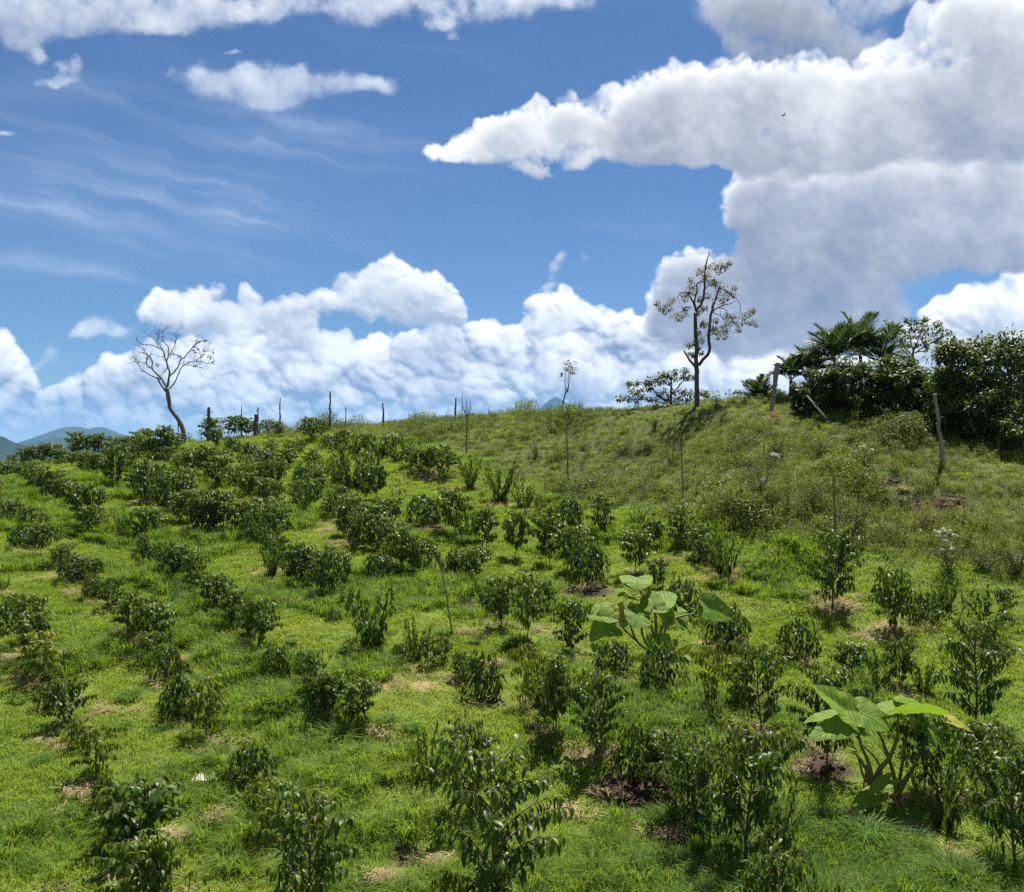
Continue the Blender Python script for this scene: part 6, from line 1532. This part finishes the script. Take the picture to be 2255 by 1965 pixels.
def weed_clump(label, u, vb, vt, wpx, seed, tone=0.35, leaf=0.055, n=900, spikes=0, flowers=(), head=None, Y=None, name='weed_shrub'):
    r = np.random.default_rng(seed)
    x, y, z = hit(u, vb); loc = (x, y, z); H = max(0.2, (vb-vt)/FPX*y); W = wpx/FPX*y
    root = empty(name, loc); tag(root, label, 'weeds')
    LV = Leaves(); lines = []
    ns = 14
    for k in range(ns):
        a = r.random()*6.28; top = np.array((math.cos(a)*W*0.46*r.random()**0.5, math.sin(a)*W*0.35*r.random()**0.5, H*(0.55+0.45*r.random())))
        lines.append((smooth_line(np.array([(0, 0, 0), top*np.array((0.5, 0.5, 0.5))+rv(r, 0.03), top]), 4), np.linspace(0.010, 0.004, 9)))
        for i in range(n//ns):
            t = 0.15+0.85*r.random(); j = t*8; j0 = min(int(j), 7); P = lines[-1][0][j0]+(lines[-1][0][j0+1]-lines[-1][0][j0])*(j-j0)+rv(r, 0.07*W+0.03)*np.array((1, 1, 0.6))
            if P[2] < 0: P[2] = abs(P[2])
            L = leaf*(0.6+0.8*r.random())
            LV.add(P, rv(r)+np.array((0, 0, -0.2)), np.array((0, 0, 1))+rv(r, 0.5), L, L*0.42, 0.3, 0.2, np.clip(tone+0.2*P[2]/H+r.normal(0, 0.17), 0, 1))
    mobj('stem', tubes('stem', lines, M['twig'], 4), root)
    tag(mobj('foliage', leaves_mesh('foliage', LV.get(), M['weed_shrub']), root), kind='stuff')
    for k in range(spikes):
        a = r.random()*6.28; b = np.array((math.cos(a)*W*0.3, math.sin(a)*W*0.3, H*0.5)); t = b+np.array((r.normal(0, 0.08), r.normal(0, 0.08), H*(0.6+0.5*r.random())))
        mobj('spike', tubes('spike', [(np.linspace(b, t, 5), np.array([0.008, 0.012, 0.014, 0.012, 0.004]))], M['twig'], 5), root)
    for (fu, fv, fr) in flowers:
        p = np.array(at(fu, fv, y-0.15))-np.array(loc); q = fr/FPX*y*0.7
        cs = [(p[0]+r.normal(0, q*0.5), p[1]+r.normal(0, q*0.5), p[2]+r.normal(0, q*0.25), q*0.45) for _ in range(7)]
        mobj('blossom', leaves_mesh('blossom', clump_leaves(r, cs, 16, 0.028, 0.6, 0.0, 0.8), M['blossom']), root)
        mobj('flower_stalk', tubes('flower_stalk', [(smooth_line(np.array([(p[0]*0.3, p[1]*0.3, max(0.05, p[2]*0.3)), p*np.array((0.8, 0.8, 0.75)), p]), 3), np.linspace(0.007, 0.003, 7))], M['twig'], 4), root)
    if head:
        fu, fv, fr = head; p = np.array(at(fu, fv, y-0.1))-np.array(loc); q = fr/FPX*y
        cs = [(p[0]+r.normal(0, q*0.6), p[1]+r.normal(0, q*0.5), p[2]+r.normal(0, q*0.4), q*0.5) for _ in range(14)]
        tag(mobj('seed_head', leaves_mesh('seed_head', clump_leaves(r, cs, 26, 0.05, 0.5, 0.3, 0.3), M['seedhead']), root), kind='stuff')
weed_clump('broad dark weed shrub with a white blossom on top, mid bank', 1675, 1098, 1000, 130, 71, 0.28, n=1500, flowers=((1700,1001,14),(1712,1003,9),(1678,1056,6)))
weed_clump('brownish weed shrub under the tan seed head', 1705, 1008, 945, 80, 72, 0.75, n=700, head=(1702, 912, 17))
weed_clump('spiky dark weed clump with thin upright shoots', 1480, 1030, 958, 74, 73, 0.30, n=600, spikes=9)
weed_clump('dark weed clump beside a pale stake on the lower bank', 1878, 1186, 1098, 105, 74, 0.22, n=1300)
weed_clump('white flowering weed standing on the right slope', 2090, 1268, 1190, 95, 75, 0.5, n=800, flowers=((2066,1172,11),(2080,1166,11),(2073,1181,10),(2088,1170,9),(2103,1178,7),(2078,1190,7),(2098,1208,8),(2073,1210,5)))
weed_clump('leafy weed clump topped by small cream flowers', 1905, 1030, 985, 80, 76, 0.6, n=800, flowers=((1902,983,8),(1920,992,8),(1886,993,6)))
weed_clump('reddish brown weed patch below the bleached pole', 1800, 1005, 955, 110, 77, 0.92, n=900)
weed_clump('dark weeds at the right edge below the path', 2240, 1270, 1195, 70, 78, 0.3, n=700)
weed_clump('dark low weeds beside the white flowering weed', 2170, 1262, 1208, 90, 79, 0.3, n=800)
weed_clump('small dark herb alone below the tall thin tree', 1441, 945, 918, 24, 80, 0.2, n=260)
weed_clump('dark tuft shaped weed at the head of the coffee rows', 1418, 1086, 1062, 36, 81, 0.15, n=300)
weed_clump('small dark weed in grass below the right path', 1992, 1118, 1088, 46, 82, 0.2, n=350)
weed_clump('olive weed clump left of the spiky weed clump', 1372, 1000, 962, 60, 83, 0.7, n=450)
weed_clump('leafy dark weed on the crest right of the tall tree', 1575, 905, 868, 34, 84, 0.2, n=300)
weed_clump('dark herb clump on the bank under the crest weeds', 1588, 930, 898, 40, 85, 0.25, n=350)
weed_clump('olive weed clump above the wide dark weed shrub', 1640, 985, 948, 90, 86, 0.7, n=700)
weed_clump('weed clump left of the fallen branch', 1955, 985, 950, 60, 87, 0.4, n=450)
weed_clump('yellow green weed clump beside the bare path', 2045, 1165, 1125, 70, 88, 0.85, n=600)
weed_clump('dark weed clump in the middle of the upper bank', 1180, 1010, 975, 44, 89, 0.35, n=350)
weed_clump('tall weedy herb on the crest above the thin stake', 1030, 925, 885, 40, 90, 0.35, n=300, spikes=4)
weed_clump('bushy weed between the wide weed shrub and the dark clump', 1790, 1110, 1050, 100, 91, 0.5, n=900)
weed_clump('sprawling weed low on the bank right of the dark clump', 1960, 1190, 1150, 90, 92, 0.45, n=700)

# =====================================================================================
# posts, stakes, poles, fallen wood, dead leaf, bird
# =====================================================================================
def post(name, label, foot, top, w, mat, cat, group=None, lean=0.0, Y=None, knots=3, seed=1, taper=0.75, sides=8, bend=None):
    """foot and top in photo pixels, w its thickness in pixels"""
    r = np.random.default_rng(seed)
    if Y is None: x, y, z = hit(*foot)
    else:
        p = at(foot[0], foot[1], Y); x, y = p.x, Y; z = float(ground(x, y))
    T = np.array(at(top[0], top[1], y+lean))-np.array((x, y, z)); rad = w/FPX*y*0.5
    n = 9; t = np.linspace(0, 1, n)
    pts = t[:, None]*T[None]; pts[0, 2] -= 0.15
    pts[1:-1] += r.normal(0, rad*0.18, (n-2, 3))*np.array((1, 1, 0.2))
    if bend is not None:
        for i, q in enumerate(t): pts[i, 0] += bend*max(0, q-0.6)**2*6*rad
    rd = rad*(1-(1-taper)*t)*(1+0.10*r.normal(0, 1, n))
    root = empty(name, (x, y, z)); tag(root, label, cat, group)
    mobj('shaft', tubes('shaft', [(pts, rd)], M[mat], sides, smooth=False), root)
    for k in range(knots):
        q = 0.25+0.65*r.random(); P = np.array([np.interp(q, t, pts[:, i]) for i in range(3)]); a = r.random()*6.28
        d = np.array((math.cos(a), math.sin(a), 0.5))*rad
        mobj('knot', tubes('knot', [(np.array([P+d*0.6, P+d*1.25, P+d*1.6]), np.array([rad*0.4, rad*0.32, rad*0.2]))], M[mat], 5), root)
    return root, (x, y, z), T
GP = 'weathered posts along the crest'
post('fence_post', 'thick dark post in a sapling right of the bare tree', (458, 968), (460, 897), 8, 'post_dark', 'post', GP, seed=1, Y=50.5)
post('fence_post', 'slim pointed post second right of the bare tree', (532, 960), (532, 892), 4.5, 'post_dark', 'post', GP, seed=2, Y=51, taper=0.35)
post('fence_post', 'short thick dark stump post with a thin stick beside it', (562, 958), (563, 913), 9, 'post_dark', 'post', GP, seed=3, Y=51)
post('fence_post', 'thin stick post standing against the thick stump', (567, 958), (568, 897), 3.6, 'post_dark', 'post', GP, seed=4, Y=51.3)
post('fence_post', 'slim tapering post between the stump and the tallest post', (616, 956), (617, 877), 4.6, 'post_dark', 'post', GP, seed=5, Y=51, taper=0.45)
post('fence_post', 'tallest skyline post with rough knotted edges', (726, 952), (727, 862), 5.6, 'post_dark', 'post', GP, seed=6, Y=50.5, taper=0.5, knots=6)
post('fence_post', 'thin pale stick right of the tallest skyline post', (761, 948), (762, 898), 2.8, 'stake', 'post', GP, seed=7, Y=51)
post('fence_post', 'dark post standing over the vase shaped coffee bushes', (845, 955), (843, 888), 5.0, 'post_dark', 'post', GP, seed=8, Y=49.5, taper=0.6)
post('fence_post', 'lone short post on the crest near the middle', (1002, 925), (1004, 877), 4.0, 'post_dark', 'post', GP, seed=9, Y=49.5)
post('leaning_post', 'leaning thick grey post in front of the small palm', (1698, 908), (1713, 800), 11.5, 'post', 'post', seed=10, lean=0.25, Y=37, taper=0.9, knots=1)
post('curved_post', 'pale topped curved post before the dark thicket', (2078, 1016), (2060, 868), 11, 'post', 'post', seed=11, Y=29, taper=0.75, knots=4, lean=-0.1, bend=-0.35)
post('bleached_pole', 'thin bleached pole leaning over on the bank', (1826, 931), (1776, 871), 5, 'pole_pale', 'pole', seed=12, lean=0.5, Y=35.0, knots=1)
post('bleached_stick', 'pale upright stick inside the thicket before the palms', (1876, 905), (1870, 768), 5, 'pole_pale', 'pole', seed=13, Y=38.0, knots=2)
post('wooden_stake', 'thin dark stake among crest weeds left of the middle', (1027, 1000), (1029, 918), 3.6, 'stake', 'stake', seed=14, Y=42, knots=4)
post('wooden_stake', 'tall thin stake on the bank left of the middle', (1252, 1078), (1247, 940), 3.6, 'stake', 'stake', seed=15, knots=5)
post('wooden_stake', 'tall thin stake on the bank right of the middle', (1506, 1122), (1499, 965), 3.6, 'stake', 'stake', seed=16, knots=5)
post('wooden_stake', 'grey stake rising behind a sapling on the right bank', (1840, 1200), (1837, 1050), 6.5, 'stake', 'stake', seed=17, knots=3)
post('wooden_stake', 'tall leaning mottled stake in the middle of the slope', (998, 1404), (968, 1228), 4.4, 'stake', 'stake', seed=18, knots=3, taper=0.4)
post('wooden_stake', 'thin upright stick left of the tall leaning stake', (955, 1282), (963, 1190), 2.6, 'stake', 'stake', seed=19, knots=1)
post('wooden_stake', 'short stick standing behind the bare tree trunk', (393, 968), (392, 925), 2.6, 'stake', 'stake', seed=20, Y=50.6, knots=0)

def fallen_branch():
    x, y, z = hit(1985, 976); r = np.random.default_rng(2)
    root = empty('fallen_branch', (x, y, z)); tag(root, 'bleached fallen branch lying on the bank left of the curved post', 'branch')
    def P(u, v, d=0): return np.array(at(u, v, y+d))-np.array((x, y, z))
    for k, (pts, r0, r1) in enumerate((([P(1950,958,0.1), P(1978,958,0.1), P(2005,968), P(2022,966,-0.1)], 0.055, 0.03), ([P(2000,968,-0.05), P(2008,958,-0.05), P(2006,948,-0.05)], 0.035, 0.02), ([P(1984,958,0.05), P(1995,964,-0.05), P(2006,974,-0.1)], 0.03, 0.02), ([P(1990,972), P(2008,980), P(2026,968,0.1)], 0.04, 0.02))):
        ln = smooth_line(np.array(pts), 3, 0.006, r); ln[:, 2] = np.maximum(ln[:, 2], 0.03)
        mobj('limb', tubes('limb', [(ln, np.linspace(r0, r1, len(ln)))], M['pole_pale' if k < 2 else 'bark_grey'], 7), root)
fallen_branch()
def dead_leaf():
    x, y, z = hit(440, 1732); root = empty('dead_leaf', (x, y, z+0.03)); tag(root, 'pale curled dead leaf lying on the short grass at lower left', 'dead leaf')
    one = dict(P=np.zeros((1, 3)), d=np.array([[0.9, 0.55, 0.12]]), n=np.array([[-0.2, -0.7, 0.75]]), L=np.array([0.36]), W=np.array([0.15]), curl=np.array([0.5]), fold=np.array([0.8]), tone=np.array([0.8]))
    o = mobj('blade', leaves_mesh('blade', one, M['deadleaf']), root); o.location = (-0.12, -0.08, 0.05)
    one = dict(P=np.array([[0.1, 0.03, 0.06]]), d=np.array([[0.8, 0.35, 0.25]]), n=np.array([[0.3, -0.6, 0.7]]), L=np.array([0.24]), W=np.array([0.12]), curl=np.array([0.9]), fold=np.array([0.4]), tone=np.array([0.2]))
    mobj('curled_edge', leaves_mesh('curled_edge', one, M['deadleaf']), root)
    mobj('stalk', tubes('stalk', [(np.array([(-0.12, -0.08, 0.05), (-0.2, -0.13, 0.03), (-0.26, -0.15, 0.0)]), np.array([0.008, 0.007, 0.005]))], M['petiole_dry'], 5), root)
dead_leaf()
def bird():
    p = at(1725, 255, 62.0); root = empty('bird', p, 0.5); tag(root, 'tiny dark bird flying high before the large white cloud', 'bird')
    t = np.linspace(0, 1, 9); body = np.stack([-0.15+0.32*t, 0*t, 0.01*np.sin(t*3)], -1)
    mobj('body', tubes('body', [(body, np.array([0.006, 0.022, 0.036, 0.044, 0.045, 0.038, 0.028, 0.026, 0.010]))], M['feather'], 9), root)
    mobj('beak', tubes('beak', [(np.array([(0.165, 0, 0.006), (0.185, 0, 0.003), (0.20, 0, 0)]), np.array([0.009, 0.006, 0.002]))], M['beak'], 5), root)
    for sg in (-1, 1):
        xs = [(0.06, 0.03), (0.05, 0.12), (0.0, 0.22), (-0.06, 0.29)]; ch = [0.11, 0.11, 0.08, 0.02]; V = []; F = []
        for (xx, yy), c in zip(xs, ch):
            zz = 0.03+0.30*yy
            V += [(xx, sg*yy, zz+0.006), (xx-c*0.5, sg*yy, zz+0.010), (xx-c, sg*yy, zz), (xx-c*0.5, sg*yy, zz-0.004)]
        for i in range(3):
            for j in range(4): F.append((i*4+j, i*4+(j+1) % 4, i*4+4+(j+1) % 4, i*4+4+j))
        F += [(0, 1, 2, 3), (15, 14, 13, 12)]
        mobj('wing', mesh_np('wing', np.array(V), [np.array(F)], M['feather']), root)
    V = np.array([(-0.13, -0.012, 0.004), (-0.13, 0.012, 0.004), (-0.24, 0.04, 0), (-0.24, -0.04, 0), (-0.13, -0.012, -0.004), (-0.13, 0.012, -0.004), (-0.24, 0.04, -0.004), (-0.24, -0.04, -0.004)])
    mobj('tail', mesh_np('tail', V, [np.array([(0, 1, 2, 3), (7, 6, 5, 4), (0, 4, 5, 1), (1, 5, 6, 2), (2, 6, 7, 3), (3, 7, 4, 0)])], M['feather']), root)
bird()
